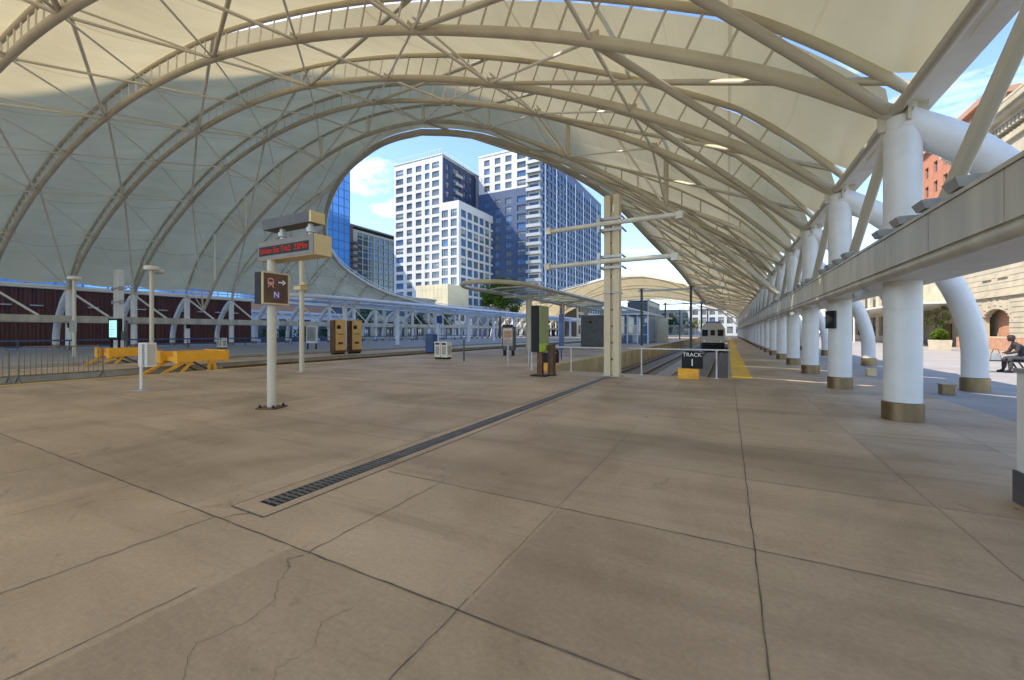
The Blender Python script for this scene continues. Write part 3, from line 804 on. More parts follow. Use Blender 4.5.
# trench drain
t = thing('trench_drain', (-3.78, 8, 0), 'long narrow slotted drain grate running up the concrete floor to the square mast', 'drain')
b = MB(); b.span(-4.03, -3.90, 2.14, 14.6, .001, .006); b.span(-3.66, -3.55, 2.14, 14.6, .001, .006); b.span(-3.90, -3.66, 2.14, 2.30, .001, .006)
b.build('frame', M['floor'], t)
b = MB(); b.span(-3.895, -3.665, 2.305, 14.6, .001, .004); b.build('channel', M['dark'], t)
b = MB()
for i in range(200): 
    y = 2.34 + i * .0612; b.span(-3.885, -3.675, y, y + .030, .0045, .009)
b.span(-3.79, -3.77, 2.31, 14.6, .0095, .011); b.build('grate', M['grate'], t)
b = MB(); b.span(-4.045, -4.03, 2.13, 14.6, .001, .005); b.span(-3.55, -3.535, 2.13, 14.6, .001, .005); b.span(-4.03, -3.55, 2.12, 2.138, .001, .005); b.build('joint', M['joint'], t)

# ------------------------------------------------------------------ tracks
def track(x, y0, y1, z, lab, main=True):
    t = thing('railway_track', (x, y0, z), lab, 'track', 'tracks in the hall')
    for s in (-1, 1):
        b = MB(); xr = x + s * .7525
        b.span(xr - .035, xr + .035, y0, y1, z + .16, z + .20); b.span(xr - .01, xr + .01, y0, y1, z + .06, z + .16); b.span(xr - .07, xr + .07, y0, y1, z + .03, z + .06)
        b.build('rail', M['rail'], t)
    b = MB(); n = int(min(90, y1 - y0) / .62)
    for i in range(n): b.span(x - 1.25, x + 1.25, y0 + .2 + i * .62, y0 + .45 + i * .62, z - .05, z + .029)
    b.build('sleepers', M['sleeper'], t)
track(-1.9, TY + .4, 145, ZR, 'railway track beside the yellow tactile strip, leading to the train')
track(-5.7, TY + .4, 145, ZR, 'railway track along the cream trench wall')
track(-21.4, 11.3, 145, -.31, 'shallow railway track ending at the nearer yellow buffer stop')
track(-28.9, 11.3, 145, -.31, 'shallow railway track ending at the farther yellow buffer stop')
b = MB(); b.span(-4.3, -3.3, TY + .1, 120, ZR + .0, ZR + .03); struct(b.build('track_walkway', M['conc']))

def bumper(x, y, lab):
    z0 = -.29
    t = thing('buffer_stop', (x, y, z0), lab, 'buffer stop', 'yellow buffer stops')
    for s in (-1, 1):
        xx = x + s * .72
        b = MB(); b.box((xx, y + .9, .53), (.28, 1.8, .42), bev=.02); b.box((xx, y + .0, .52), (.34, .12, .52)); b.build('side_beam', M['yellow'], t)
        b = MB()
        b.tube([(xx, y + .35, .35), (xx, y - .75, z0)], .075, 4)
        if s > 0: b.tube([(xx + .02, y + .55, .33), (xx + .02, y + .05, z0)], .07, 4)
        b.build('rear_leg', M['yellow'], t)
        b = MB(); b.tube([(xx, y + 1.3, .33), (xx, y + 1.15, z0)], .08, 4)
        if s > 0: b.tube([(xx, y + 1.35, .33), (xx, y + 1.55, z0)], .09, 4); b.build('front_leg', M['yellow'], t)
        b = MB(); b.tube([(xx, y + .6, .3), (xx, y + 1.4, z0 + .08)], .05, 4); b.build('diagonal_brace', M['rust'], t)
        b = MB(); b.box((xx, y + 1.0, z0 + .05), (.22, 2.9, .08)); b.build('skid', M['rust'], t)
    b = MB(); b.box((x, y + 1.87, .53), (1.8, .18, .5)); b.build('crosshead', M['yellow'], t)
    b = MB(); b.box((x, y + .25, .42), (1.15, .14, .2)); b.build('cross_tie', M['yellow'], t)
    return t
bumper(-21.4, 8.75, 'nearer yellow steel buffer stop with slanted legs, behind the small white cabinet')
bumper(-28.9, 9.0, 'farther yellow steel buffer stop, behind the crowd barrier end')

# ------------------------------------------------------------------ square mast with arms
def mast(x, y, h, w, lab, mat='mast'):
    t = thing('square_mast', (x, y, 0), lab, 'mast')
    b = MB(); b.span(x - w * .5, x - w * .08, y - .18, y + .18, 0, h); b.build('post', M[mat], t)
    b = MB(); b.span(x + w * .12, x + w * .5, y - .22, y + .14, 0, h); b.build('post', M[mat], t)
    b = MB()
    n = int(h / .6)
    for i in range(n): b.span(x - w * .078, x + w * .118, y - .10, y - .06, .05 + i * .6, .05 + i * .6 + .52)
    b.build('batten', M[mat], t)
    b = MB(); b.span(x - w * .5 - .06, x + w * .5 + .06, y - .26, y + .24, .001, .03); b.build('base_plate', M['galv'], t)
    return t
t = mast(-3.72, 14.95, 6.55, .56, 'tall square cream mast of two posts at the end of the tracks')
b = MB(); b.span(-4.02, -3.42, 14.65, 14.70, 3.0, 3.04); b.span(-4.02, -3.42, 15.2, 15.25, 3.0, 3.04); b.build('clamp', M['galv'], t)
for z, xa, xb, ya in ((5.5, -6.2, -1.3, 14.6), (4.14, -6.25, -1.45, 14.6)):
    b = MB(); b.tube([(xa, ya, z - .06), (-3.72, ya, z), (xb, ya, z + .0)], .085, 10); a = b.build('arm', M['dirtywhite'], t, 50)
    for xx in (xa + .12, xb - .12): b = MB(); b.box((xx, ya, z - .04), (.2, .26, .24)); b.build('insulator', M['dirtywhite'], a)
    b = MB()
    for zz in (z - .22, z + .18): b.box((-3.72, ya + .1, zz), (.72, .1, .09)); b.tube([(-3.3, ya - .1, zz), (-3.3, ya + .6, zz)], .035, 6); b.tube([(-4.1, ya - .1, zz), (-4.1, ya + .6, zz)], .035, 6)
    b.box((-4.12, ya - .02, z), (.1, .1, .62)); b.build('clamp', M['galv'], t)
t = mast(-43.5, 14.5, 6.6, 1.0, 'broad square white mast with two clamp bands in front of the maroon wall', 'white')
for z in (5.1, 4.0):
    b = MB(); b.box((-43.5, 14.5, z), (1.16, .6, .1)); b.box((-44.2, 14.4, z), (.28, .2, .3)); b.box((-42.8, 14.4, z), (.28, .2, .3)); b.build('clamp', M['galv'], t)

# catenary portals over the tracks, far
def portal(y, h, lab):
    t = thing('catenary_portal', (-3.8, y, 0), lab, 'portal', 'catenary portals over the tracks')
    for x in (-9.2, -3.75):
        b = MB(); b.span(x - .13, x + .13, y - .13, y + .13, 0 if x < -5 else ZR, h); b.build('mast', M['darkgrey'], t)
        b = MB(); b.box((x, y, h + .04), (.6, .5, .08)); b.build('cap', M['darkgrey'], t)
    b = MB(); b.span(-9.6, -.3, y - .12, y + .12, h - .32, h - .1); b.build('crossbeam', M['galv'], t)
    return t

# ------------------------------------------------------------------ guard rail and track signs
t = thing('guard_rail', (-3.7, 15.75, 0), 'thin white pipe guard rail across the ends of the tracks', 'railing')
b = MB(); b.tube([(-7.35, 15.75, .98), (-4.1, 15.75, .98)], .028, 8); b.build('top_rail', M['white'], t, 50)
b = MB(); b.tube([(-3.35, 15.75, .98), (.06, 15.75, .98)], .028, 8); b.build('top_rail', M['white'], t, 50)
for x in (-7.35, -5.6, -4.1, -2.85, -.35):
    b = MB(); b.tube([(x, 15.75, 0), (x, 15.75, .97)], .028, 8); b.box((x, 15.75, .006), (.14, .14, .012)); b.build('post', M['white'], t, 50)

def track_sign(x, y, num, lab, z=.36):
    t = thing('track_sign', (x, y, 0), lab, 'sign', 'track number signs')
    b = MB(); b.box((x - .12, y - .02, .18), (.66, .42, .35), bev=.03); b.build('base', M['yellow'], t)
    b = MB(); prof = [(-.33, 0), (.33, 0), (.33, .46), (.28, .55), (.18, .59), (-.18, .59), (-.28, .55), (-.33, .46)]
    f = [(x + a, y - .1, .36 + c) for a, c in prof]; k = [(x + a, y + .12, .36 + c) for a, c in prof]
    b.poly(f); b.poly(list(reversed(k)))
    for i in range(len(prof)):
        j = (i + 1) % len(prof); b.quad(f[j], f[i], k[i], k[j])
    p = b.build('panel', M['dark'], t)
    text('TRACK', .185, (x, y - .103, .36 + .46), FACE_Y, M['white_paint'], p)
    text(num, .34, (x, y - .103, .36 + .19), FACE_Y, M['white_paint'], p)
    return t
track_sign(-1.08, 15.3, '1', 'black TRACK 1 sign with rounded top on a yellow base')
track_sign(-6.38, 15.45, '2', 'black TRACK 2 sign with rounded top, half behind the olive pylon')

# ------------------------------------------------------------------ sign post with rail pictogram, LED board
X, Y = -8.5, 5.28
t = thing('sign_post', (X, Y, 0), 'round cream post with bolted base plate carrying a brown direction sign and the train board', 'sign post')
b = MB(); b.lathe((X, Y, 0), [(.088, .03), (.088, 3.16)], 16); b.build('pole', M['steel'], t, 40)
b = MB(); b.box((X, Y, .016), (.42, .42, .028), rz=R(20)); p = b.build('base_plate', M['rust'], t)
b = MB()
for a in range(4):
    q = R(20 + 45 + a * 90); b.lathe((X + .24 * math.cos(q) * .9, Y + .24 * math.sin(q) * .9, .03), [(.03, 0), (.03, .03), (.014, .032), (.014, .06)], 8)
b.build('bolts', M['dark'], p)
# brown lightbox, long side along Y, faces +X
bx0, bx1, by0, by1, bz0, bz1 = X - .12, X + .16, Y - .30, Y + .28, 2.17, 2.84
t = thing('direction_sign', (X, Y, bz0), 'brown box sign with rail symbol, arrow and letter N on the nearest post', 'sign')
b = MB(); b.box(((bx0 + bx1) / 2, (by0 + by1) / 2, (bz0 + bz1) / 2), (bx1 - bx0 - .02, by1 - by0 - .02, bz1 - bz0 - .02)); b.build('housing', M['dark'], t)
b = MB(); w = .03
b.span(bx1 - .02, bx1 + .012, by0, by0 + w, bz0, bz1); b.span(bx1 - .02, bx1 + .012, by1 - w, by1, bz0, bz1)
b.span(bx1 - .02, bx1 + .012, by0 + w, by1 - w, bz0, bz0 + w); b.span(bx1 - .02, bx1 + .012, by0 + w, by1 - w, bz1 - w, bz1); b.build('frame', M['tan'], t)
b = MB(); b.span(bx1 - .015, bx1 + .002, by0 + w, by1 - w, bz0 + w, bz1 - w); f = b.build('face', M['rust'], t)
# pictograms on the face (plane x = bx1)
xf = bx1 + .0025
def yz_poly(b, pts, x=xf): b.poly([(x, y, z) for y, z in pts])
b = MB(); cy, cz = Y - .12, 2.64
def rr(cy, cz, w, h, r=.02):
    return [(cy - w / 2 + r, cz - h / 2), (cy + w / 2 - r, cz - h / 2), (cy + w / 2, cz - h / 2 + r), (cy + w / 2, cz + h / 2 - r * 1.6), (cy + w / 2 - r * 1.6, cz + h / 2), (cy - w / 2 + r * 1.6, cz + h / 2), (cy - w / 2, cz + h / 2 - r * 1.6), (cy - w / 2, cz - h / 2 + r)]
yz_poly(b, rr(cy, cz, .13, .15)); yz_poly(b, [(cy - .07, cz - .12), (cy - .045, cz - .12), (cy - .02, cz - .08), (cy - .045, cz - .08)]); yz_poly(b, [(cy + .045, cz - .12), (cy + .07, cz - .12), (cy + .045, cz - .08), (cy + .02, cz - .08)])
b.build('rail_symbol', M['pink'], f)
b = MB(); yz_poly(b, rr(cy, cz + .02, .09, .055, .01), xf + .001); yz_poly(b, rr(cy - .035, cz - .05, .02, .02, .005), xf + .001); yz_poly(b, rr(cy + .035, cz - .05, .02, .02, .005), xf + .001); b.build('rail_symbol_window', M['rust'], f)
b = MB(); cy = Y + .12; yz_poly(b, [(cy - .08, cz - .012), (cy + .03, cz - .012), (cy + .03, cz + .012), (cy - .08, cz + .012)]); yz_poly(b, [(cy + .02, cz - .055), (cy + .085, cz), (cy + .02, cz + .055), (cy + .004, cz + .04), (cy + .048, cz), (cy + .004, cz - .04)]); b.build('arrow', M['white_paint'], f)
b = MB(); yz_poly(b, rr(Y + .0, 2.37, .14, .16, .01)); q = b.build('purple_square', M['purple'], f)
text('N', .16, (xf + .002, Y, 2.37), FACE_X, M['white_paint'], q, ext=.001)
# LED board: transverse, faces -Y
lx0, lx1, ly0, ly1 = -8.83, -7.02, Y - .10, Y + .30
lz0, lz1 = 3.10, 3.50
t = thing('train_board', (X, Y, lz0), 'electronic train board with red dot letters on top of the nearest cream post', 'display board')
b = MB(); b.span(lx0, lx1, ly0 + .02, ly1, lz0, lz1); b.build('housing', M['tan'], t)
b = MB(); b.span(lx0, lx1 - .02, ly0 + .006, ly0 + .018, lz0 + .01, lz1 - .005); f = b.build('face', M['boardface'], t)
b = MB(); b.span(lx0 + .05, lx1 - .16, ly0 + .001, ly0 + .004, lz0 + .09, lz1 - .12); s = b.build('display', M['dark'], t)
text('Union Sta Trk2', .165, (lx0 + .08, ly0 - .0015, (lz0 + lz1) / 2 - .015), FACE_Y, M['red_led'], s, ext=.001, align='LEFT')
text('23Min', .165, (lx1 - .19, ly0 - .0015, (lz0 + lz1) / 2 - .015), FACE_Y, M['red_led'], s, ext=.001, align='RIGHT')
b = MB(); b.span(lx0, lx1 - .28, ly0 + .10, ly0 + .42, 3.78, 3.99); c = b.build('speaker_bar', M['darkgrey'], t)
b = MB(); b.span(lx1 - .279, lx1 - .22, ly0 + .10, ly0 + .42, 3.775, 3.995); b.build('end_cap', M['tan'], c)
for xx in (-8.36, -7.45): b = MB(); b.lathe((xx, Y + .15, lz1), [(.05, 0), (.05, .10), (.09, .11), (.09, .2), (.06, .21), (.06, .285)], 12); b.build('bracket', M['galv'], t, 40)

# mushroom lamp posts
def lamp_post(x, y, h, lab, double=False):
    t = thing('lamp_post', (x, y, 0), lab, 'lamp post', 'white mushroom lamp posts')
    b = MB(); b.lathe((x, y, 0), [(.095, .02), (.09, h - .25)], 14); b.build('pole', M['steel'], t, 40)
    b = MB(); b.box((x, y, .012), (.4, .4, .024), bev=.05); b.build('base_plate', M['galv'], t)
    b = MB(); b.lathe((x, y, h - .25), [(.10, 0), (.30, .03), (.33, .08), (.33, .2), (.28, .25), (.1, .27)], 24); b.build('lamp_head', M['dirtywhite'], t, 40)
    if double:
        b = MB(); b.lathe((x - .62, y + .5, h - .28), [(.10, 0), (.28, .03), (.31, .08), (.31, .18), (.26, .22), (.1, .24)], 24); b.build('lamp_head', M['dirtywhite'], t, 40)
        b = MB(); b.tube([(x, y, h - .32), (x - .62, y + .5, h - .32)], .05, 8); b.build('arm', M['steel'], t, 50)
    return t
lamp_post(-26.7, 10.2, 5.05, 'tall cream lamp post with double mushroom head between the yellow buffer stops', True)
l = lamp_post(-37.9, 10.4, 5.25, 'tall cream lamp post with one mushroom head in front of the left white columns')
b = MB(); b.box((-37.75, 10.3, 2.0), (.2, .3, .75)); b.build('control_box', M['galv'], l)
l = lamp_post(-15.1, 10.6, 5.0, 'tall cream lamp post behind the train board, with a bracket halfway up')
b = MB(); b.box((-15.1, 10.55, 3.35), (.42, .3, .16)); b.box((-14.86, 10.5, 3.5), (.3, .14, .1)); b.build('bracket', M['tan'], l)

# ------------------------------------------------------------------ small white cabinet on a post
x, y = -14.35, 5.25
t = thing('cabinet_post', (x, y, 0), 'small white louvred cabinet on a thin white post, on the open floor', 'cabinet')
b = MB(); b.lathe((x, y, .02), [(.035, 0), (.035, 1.25)], 10); b.build('post', M['white'], t, 40)
b = MB(); b.box((x, y, .012), (.42, .30, .024), bev=.06); b.build('base_plate', M['galv'], t)
b = MB(); b.box((x - .07, y + .16, .97), (.5, .22, .66)); b.build('housing', M['white'], t)
b = MB(); b.box((x + .183, y + .16, .97), (.006, .18, .58))
for i in range(9): b.box((x - .07, y + .047, .70 + i * .065), (.42, .006, .02))
b.build('louvre', M['beam'], t)

# ------------------------------------------------------------------ crowd barriers
def barrier_obj(x, y0, L, lab):
    t = thing('crowd_barrier', (x, y0, 0), lab, 'barrier', 'crowd barriers by the yellow edge line')
    h = 1.12
    b = MB(); b.tube([(x, y0 + .05, .2), (x, y0 + .05, h - .1), (x, y0 + .15, h), (x, y0 + L - .15, h), (x, y0 + L - .05, h - .1), (x, y0 + L - .05, .2)], .021, 8); b.tube([(x, y0 + .05, .22), (x, y0 + L - .05, .22)], .016, 6); b.build('frame', M['grate'], t, 50)
    n = 16; b = MB()
    for i in range(1, n): yy = y0 + .05 + (L - .1) * i / n; b.tube([(x, yy, .22), (x, yy, h)], .009, 5)
    b.build('bars', M['grate'], t)
    for yy in (y0 + .05, y0 + L - .05):
        b = MB(); b.tube([(x - .28, yy, .01), (x - .05, yy, .16), (x, yy, .24), (x + .05, yy, .16), (x + .28, yy, .01)], .017, 6); b.build('foot', M['darkgrey'], t, 50)
    return t
barrier_obj(-19.62, 4.1, 2.05, 'grey metal crowd barrier nearest the yellow buffer stops')
barrier_obj(-19.6, 1.95, 2.05, 'grey metal crowd barrier cut by the left edge of the photo')

# map stand with lit cyan screen, behind the farther buffer stop
x, y = -36.6, 12.0
t = thing('map_stand', (x, y, 0), 'black framed information screen with a pale cyan map, above the farther buffer stop', 'information screen')
b = MB(); b.span(x - .7, x + .75, y - .12, y + .12, 1.05, 2.5); b.build('frame', M['dark'], t)
b = MB(); b.span(x - .55, x + .6, y - .126, y - .121, 1.25, 2.38); s = b.build('screen', M['screen'], t)
b = MB()
for i in range(5): b.span(x - .45, x + .1 + .09 * (i % 3), y - .130, y - .127, 1.4 + i * .18, 1.43 + i * .18)
b.build('route_lines', M['blue'], s)
for xx in (x - .55, x + .6): b = MB(); b.span(xx - .05, xx + .05, y - .06, y + .06, 0, 1.05); b.build('leg', M['dark'], t)
x = -34.9
t = thing('help_point', (x, y, 0), 'dark slim help point post beside the information screen', 'help point')
b = MB(); b.lathe((x, y, 0), [(.07, 0), (.07, 2.2), (.03, 2.25)], 10); b.build('post', M['darkgrey'], t, 40)
b = MB(); b.box((x, y - .1, 1.35), (.36, .2, .6)); b.build('phone_box', M['darkgrey'], t)
b = MB(); b.lathe((x, y, 2.25), [(.03, 0), (.12, .06), (.03, .12)], 10); b.build('beacon', M['blue'], t, 40)

# ticket machines
def ticket_machine(x, y, lab):
    t = thing('ticket_machine', (x, y, 0), lab, 'ticket machine', 'gold ticket machines')
    d = .95
    b = MB(); b.span(x - .05, x + .42, y, y + d, .12, 2.42); b.build('housing', M['rust'], t)
    b = MB(); b.span(x + .421, x + .47, y + .04, y + d - .04, .3, 2.44); f = b.build('front_panel', M['gold'], t)
    b = MB(); b.span(x - .05, x + .46, y - .03, y - .001, .2, 2.44); b.build('side_panel', M['rust'], t)
    b = MB(); b.box((x + .475, y + .3, 1.95), (.012, .3, .26)); b.build('screen', M['dark'], f)
    b = MB(); b.box((x + .475, y + .45, 1.45), (.012, .5, .05)); b.box((x + .475, y + .45, .8), (.012, .4, .16)); b.build('slot', M['rust'], f)
    b = MB(); b.span(x, x + .36, y + .04, y + d - .04, 0, .12); b.build('plinth', M['dark'], t)
    b = MB(); b.box((x + .2, y + d / 2, 2.45), (.55, d + .04, .055)); b.build('lid', M['tan'], t)
    return t
ticket_machine(-24.95, 19.75, 'left of two gold fronted ticket machines with a dark side')
ticket_machine(-24.95, 21.2, 'right of two gold fronted ticket machines, next to the white bins beyond')

# bins
def bin_pair(x, y, lab, rz=0):
    t = thing('litter_bin', (x, y, 0), lab, 'bin', 'white twin litter bins')
    for s in (-1, 1):
        cx = x + s * .24
        b = MB(); b.box((cx, y, .55), (.44, .46, .86), bev=.02); bd = b.build('bin_body', M['dirtywhite'], t)
        b = MB(); b.box((cx, y - .236, .52), (.26, .012, .5)); b.box((cx + s * .226, y, .52), (.012, .28, .5)); b.build('side_panel', M['conc'], bd)
        b = MB(); b.box((cx, y - .24, .9), (.28, .014, .11)); b.build('opening', M['dark'], bd)
        b = MB(); b.box((cx, y, 1.0), (.46, .5, .05)); b.build('lid', M['white'], t)
        b = MB(); b.box((cx, y, .06), (.4, .4, .115)); b.build('plinth', M['dark'], t)
    return t
bin_pair(-14.95, 19.6, 'white twin litter bins on the platform, beside the blue box')
bin_pair(-43.3, 22, 'distant white twin litter bins right of the nearer yellow buffer stop')
# blue box
x, y = -19.85, 24.6
t = thing('newspaper_box', (x, y, 0), 'blue metal box standing behind the white twin litter bins', 'box')
b = MB(); b.span(x - .35, x + .35, y - .28, y + .28, .1, 1.4); b.build('housing', M['blue'], t)
b = MB(); b.box((x, y, 1.42), (.76, .62, .08), taper=.8); b.build('lid', M['blue'], t)
b = MB(); b.box((x, y - .285, .9), (.5, .012, .5)); b.build('door', M['slate'], t)
b = MB(); b.span(x - .3, x + .3, y - .22, y + .22, 0, .1); b.build('plinth', M['dark'], t)
# dark person-height pay stand behind
def stanchion(x, y, h, r, lab, mat='galv'):
    t = thing('bollard_post', (x, y, 0), lab, 'post', 'thin posts at the platform end')
    b = MB(); b.lathe((x, y, 0), [(r, .01), (r, h - .03), (r * .6, h)], 12); b.build('post', M[mat], t, 40)
    b = MB(); b.lathe((x, y, 0), [(r * 2, 0), (r * 2, .015), (r * 1.2, .03)], 12); b.build('base', M['galv'], t, 40)
    return t
stanchion(-12.7, 18.5, 1.2, .05, 'thin dark post on the platform between the white bins and the info kiosk', 'darkgrey')
stanchion(-8.9, 16.5, 1.2, .035, 'thin pale post in front of the info kiosk')
stanchion(-7.55, 15.9, 1.1, .035, 'thin pale post just left of the olive pylon foot')

# olive pylon
x, y = -6.05, 13.7
t = thing('pylon_sign', (x, y, 0), 'upright olive and black pylon sign with a lime band, on a dark post', 'pylon sign')
b = MB(); b.box((x, y, .02), (.62, .5, .05), bev=.04); b.build('base_plate', M['dark'], t)
b = MB(); b.span(x - .10, x + .10, y - .08, y + .08, .045, .9); b.build('post', M['rust'], t)
b = MB(); b.span(x - .22, x + .10, y - .32, y + .5, .88, 2.55); b.build('housing', M['dark'], t)
b = MB(); b.span(x + .101, x + .125, y - .31, y + .49, 1.19, 2.54); f = b.build('face', M['olive'], t)
b = MB(); b.span(x + .101, x + .125, y - .31, y + .49, .89, 1.187); f2 = b.build('band', M['lime'], t)
text('Trains', .13, (x + .126, y + .09, 1.3), FACE_X, M['lime'], f, ext=.001)
text('Bus', .11, (x + .126, y + .09, 1.06), FACE_X, M['white_paint'], f2, ext=.001)
x, y = -5.75, 14.05
t = thing('timber_panel', (x, y, 0), 'narrow upright brown panel standing beside the olive pylon post', 'panel')
b = MB(); b.box((x, y, .58), (.2, .3, 1.12), taper=.92); b.build('panel', M['rust'], t)
b = MB(); b.box((x, y, .012), (.3, .4, .022)); b.build('foot', M['dark'], t)

# info kiosk
x, y = -13.2, 24.6
t = thing('info_kiosk', (x, y, 0), 'dark grey information kiosk with a printed poster on two legs', 'kiosk')
b = MB(); b.span(x - .45, x + .45, y - .16, y + .16, .35, 1.95); b.poly([(x - .45, y - .16, 1.95), (x + .45, y - .16, 1.95), (x + .3, y - .16, 2.1), (x - .3, y - .16, 2.1)]); b.build('housing', M['darkgrey'], t)
b = MB(); b.span(x - .40, x + .40, y - .2, y - .161, 1.95, 2.08); b.build('header', M['dark'], t)
b = MB(); b.span(x - .36, x + .36, y - .17, y - .161, .65, 1.85); p = b.build('poster', M['glass_c'], t)
b = MB(); b.span(x - .3, x + .3, y - .175, y - .171, 1.2, 1.7); b.span(x - .25, x + .1, y - .175, y - .171, .8, 1.1); b.build('print', M['granite'], p)
for s in (-1, 1):
    b = MB(); b.span(x + s * .32 - .07, x + s * .32 + .07, y - .1, y + .1, 0, .35); b.build('leg', M['dark'], t)
# map board (white frame)
x, y = -34.7, 25.4
t = thing('map_board', (x, y, 0), 'white framed map board on two dark legs, left of the ticket machines', 'map board')
b = MB(); b.span(x - .75, x + .75, y - .06, y + .06, .55, 2.2); b.build('frame', M['white'], t)
b = MB(); b.span(x - .62, x + .62, y - .075, y - .061, .75, 2.08); p = b.build('map', M['glass_c'], t)
b = MB()
for i in range(6): b.tube([(x - .5 + i * .2, y - .078, .85 + .1 * (i % 2)), (x - .4 + i * .12, y - .078, 1.95 - .2 * (i % 3))], .012, 4)
b.build('route_lines', M['dark'], p)
for s in (-1, 1):
    b = MB(); b.span(x + s * .6 - .05, x + s * .6 + .05, y - .05, y + .05, 0, .55); b.build('leg', M['dark'], t)

# grey service cabin
x, y = -12.0, 41
t = thing('service_cabin', (x, y, 0), 'plain dark grey service cabin left of the square mast', 'cabin')
b = MB(); b.span(x - 1.25, x + 1.2, y - .8, y + .8, .03, 3.2); b.build('wall', M['darkgrey'], t)
b = MB(); b.span(x - 1.3, x + 1.25, y - .85, y + .85, 3.2, 3.28); b.build('roof', M['darkgrey'], t)
b = MB(); b.box((x - .25, y - .81, 2.6), (.32, .02, .2)); b.build('vent', M['dark'], t)
b = MB(); b.box((x - .3, y - .805, 1.4), (1.1, .012, 2.2)); b.build('door', M['darkgrey'], t)
# blue banner post
x, y = -8.6, 22.5
t = thing('banner_post', (x, y, 0), 'tall blue banner on a slim post right behind the olive pylon', 'banner')
b = MB(); b.lathe((x, y, 0), [(.04, 0), (.04, 3.0)], 8); b.build('post', M['blue'], t, 40)
b = MB(); b.box((x + .02, y - .06, 1.6), (.28, .03, 2.1)); b.build('banner', M['blue'], t)
# glass stair shelter
x, y = -11.9, 61.5
t = thing('glass_shelter', (x, y, 0), 'blue glazed stair shelter on the platform right of the square mast', 'shelter')
b = MB(); b.span(x - 2.1, x + 2.1, y - 2.5, y + 5, .05, 3.9); b.build('glazing', M['glass_b'], t)
for xx in (-2.1, -.7, .7, 2.1):
    b = MB(); b.span(x + xx - .09, x + xx + .09, y - 2.62, y - 2.5, 0, 4.0); b.build('frame_post', M['bluewhite'], t)
b = MB(); b.span(x - 2.3, x + 2.3, y - 2.8, y + 5.2, 4.0, 4.25); b.build('roof', M['bluewhite'], t)
for z in (1.2, 2.5):
    b = MB(); b.span(x - 2.0, x + 2.0, y - 2.6, y - 2.51, z, z + .08); b.build('transom', M['bluewhite'], t)
b = MB(); b.span(x + .0, x + .6, y - 2.53, y - 2.51, .1, 2.45); b.build('poster', M['glass_c'], t)
# beige stair wall
x, y = -9.9, 68
t = thing('stair_wall', (x, y, 0), 'beige tiled wall panel between the glass shelter and the train', 'wall panel')
b = MB(); b.poly([(x - 1.6, y, 0), (x + 1.6, y, 0), (x + 1.6, y, 3.9), (x - .6, y, 3.4)]); b.poly([(x - 1.6, y + .4, 0), (x - .6, y + .4, 3.4), (x + 1.6, y + .4, 3.9), (x + 1.6, y + .4, 0)])
b.quad((x + 1.6, y, 0), (x + 1.6, y + .4, 0), (x + 1.6, y + .4, 3.9), (x + 1.6, y, 3.9)); b.quad((x - 1.6, y, 0), (x - .6, y, 3.4), (x - .6, y + .4, 3.4), (x - 1.6, y + .4, 0)); b.quad((x - .6, y, 3.4), (x + 1.6, y, 3.9), (x + 1.6, y + .4, 3.9), (x - .6, y + .4, 3.4))
b.build('panel', M['podium'], t)
b = MB(); b.box((x, y + .2, .05), (3.4, .6, .1)); b.build('kerb', M['conc'], t)

portal(51, 6.75, 'nearest grey catenary portal with a level crossbeam, above the glass shelter')
for yy in (72, 95): portal(yy, 6.4, 'further grey catenary portal over the tracks')

# ------------------------------------------------------------------ platform canopies (stadium shaped loop pipes)
def canopy(x, w, y0, y1, z, pipe, mat, lab, cols):
    t = thing('platform_canopy', (x, y0, 0), lab, 'canopy', 'low platform canopies')
    pts = []
    r = w / 2
    for i in range(17):
        a = PI + PI * i / 16; pts.append((x + r * math.cos(a), y0 + r * 1.5 + r * 1.5 * math.sin(a), z))
    pts += [(x + r, y0 + r * 1.5 + 4, z), (x + r, y1, z), (x - r, y1, z), (x - r, y0 + r * 1.5 + 4, z)]
    b = MB(); b.tube(pts, pipe, 12, closed=True); b.build('edge_pipe', M[mat], t, 50)
    b = MB()
    n = int((y1 - y0 - 6) / 2.0)
    for i in range(n):
        ya = y0 + 5.2 + i * 2.0
        b.tube([(x - r, ya, z - .05), (x - r * .45, ya, z + .14), (x + r * .45, ya, z + .14), (x + r, ya, z - .05)], .045, 6)
    b.build('cross_ribs', M[mat], t, 50)
    rows = []
    for yy in (y0 + 5.2, y1):
        rows.append([(x - r + .1, yy, z + .02), (x - r * .45, yy, z + .2), (x + r * .45, yy, z + .2), (x + r - .1, yy, z + .02)])
    b = MB(); b.grid(rows); q = [[(p[0], p[1], p[2] + .03) for p in rr_] for rr_ in rows]; b.grid([q[1], q[0]]); b.build('roof_sheet', M['canopy_glass'], t)
    for yy in cols:
        b = MB(); b.lathe((x, yy, 0), [(.26, 0), (.26, z - .35)], 16); c = b.build('column', M[mat], t, 40)
        b = MB(); b.tube([(x, yy, z - .7), (x - r, yy, z - .02)], .07, 6); b.tube([(x, yy, z - .7), (x + r, yy, z - .02)], .07, 6); b.tube([(x - r, yy, z - .3), (x + r, yy, z - .3)], .09, 8); b.build('bracket', M[mat], c, 50)
    b = MB(); b.tube([(x, y0 + 6, z - .5), (x, y1, z - .5)], .10, 8); b.build('spine', M[mat], t, 50)
    return t
canopy(-15.2, 5.0, 23.4, 112, 5.0, .16, 'steel', 'cream platform canopy with a rounded end, behind the olive pylon', [32 + 8 * i for i in range(10)])
canopy(-36.9, 5.0, 23.5, 112, 5.0, .19, 'bluewhite', 'long bluish white platform canopy behind the gold ticket machines', [31 + 8 * i for i in range(10)])
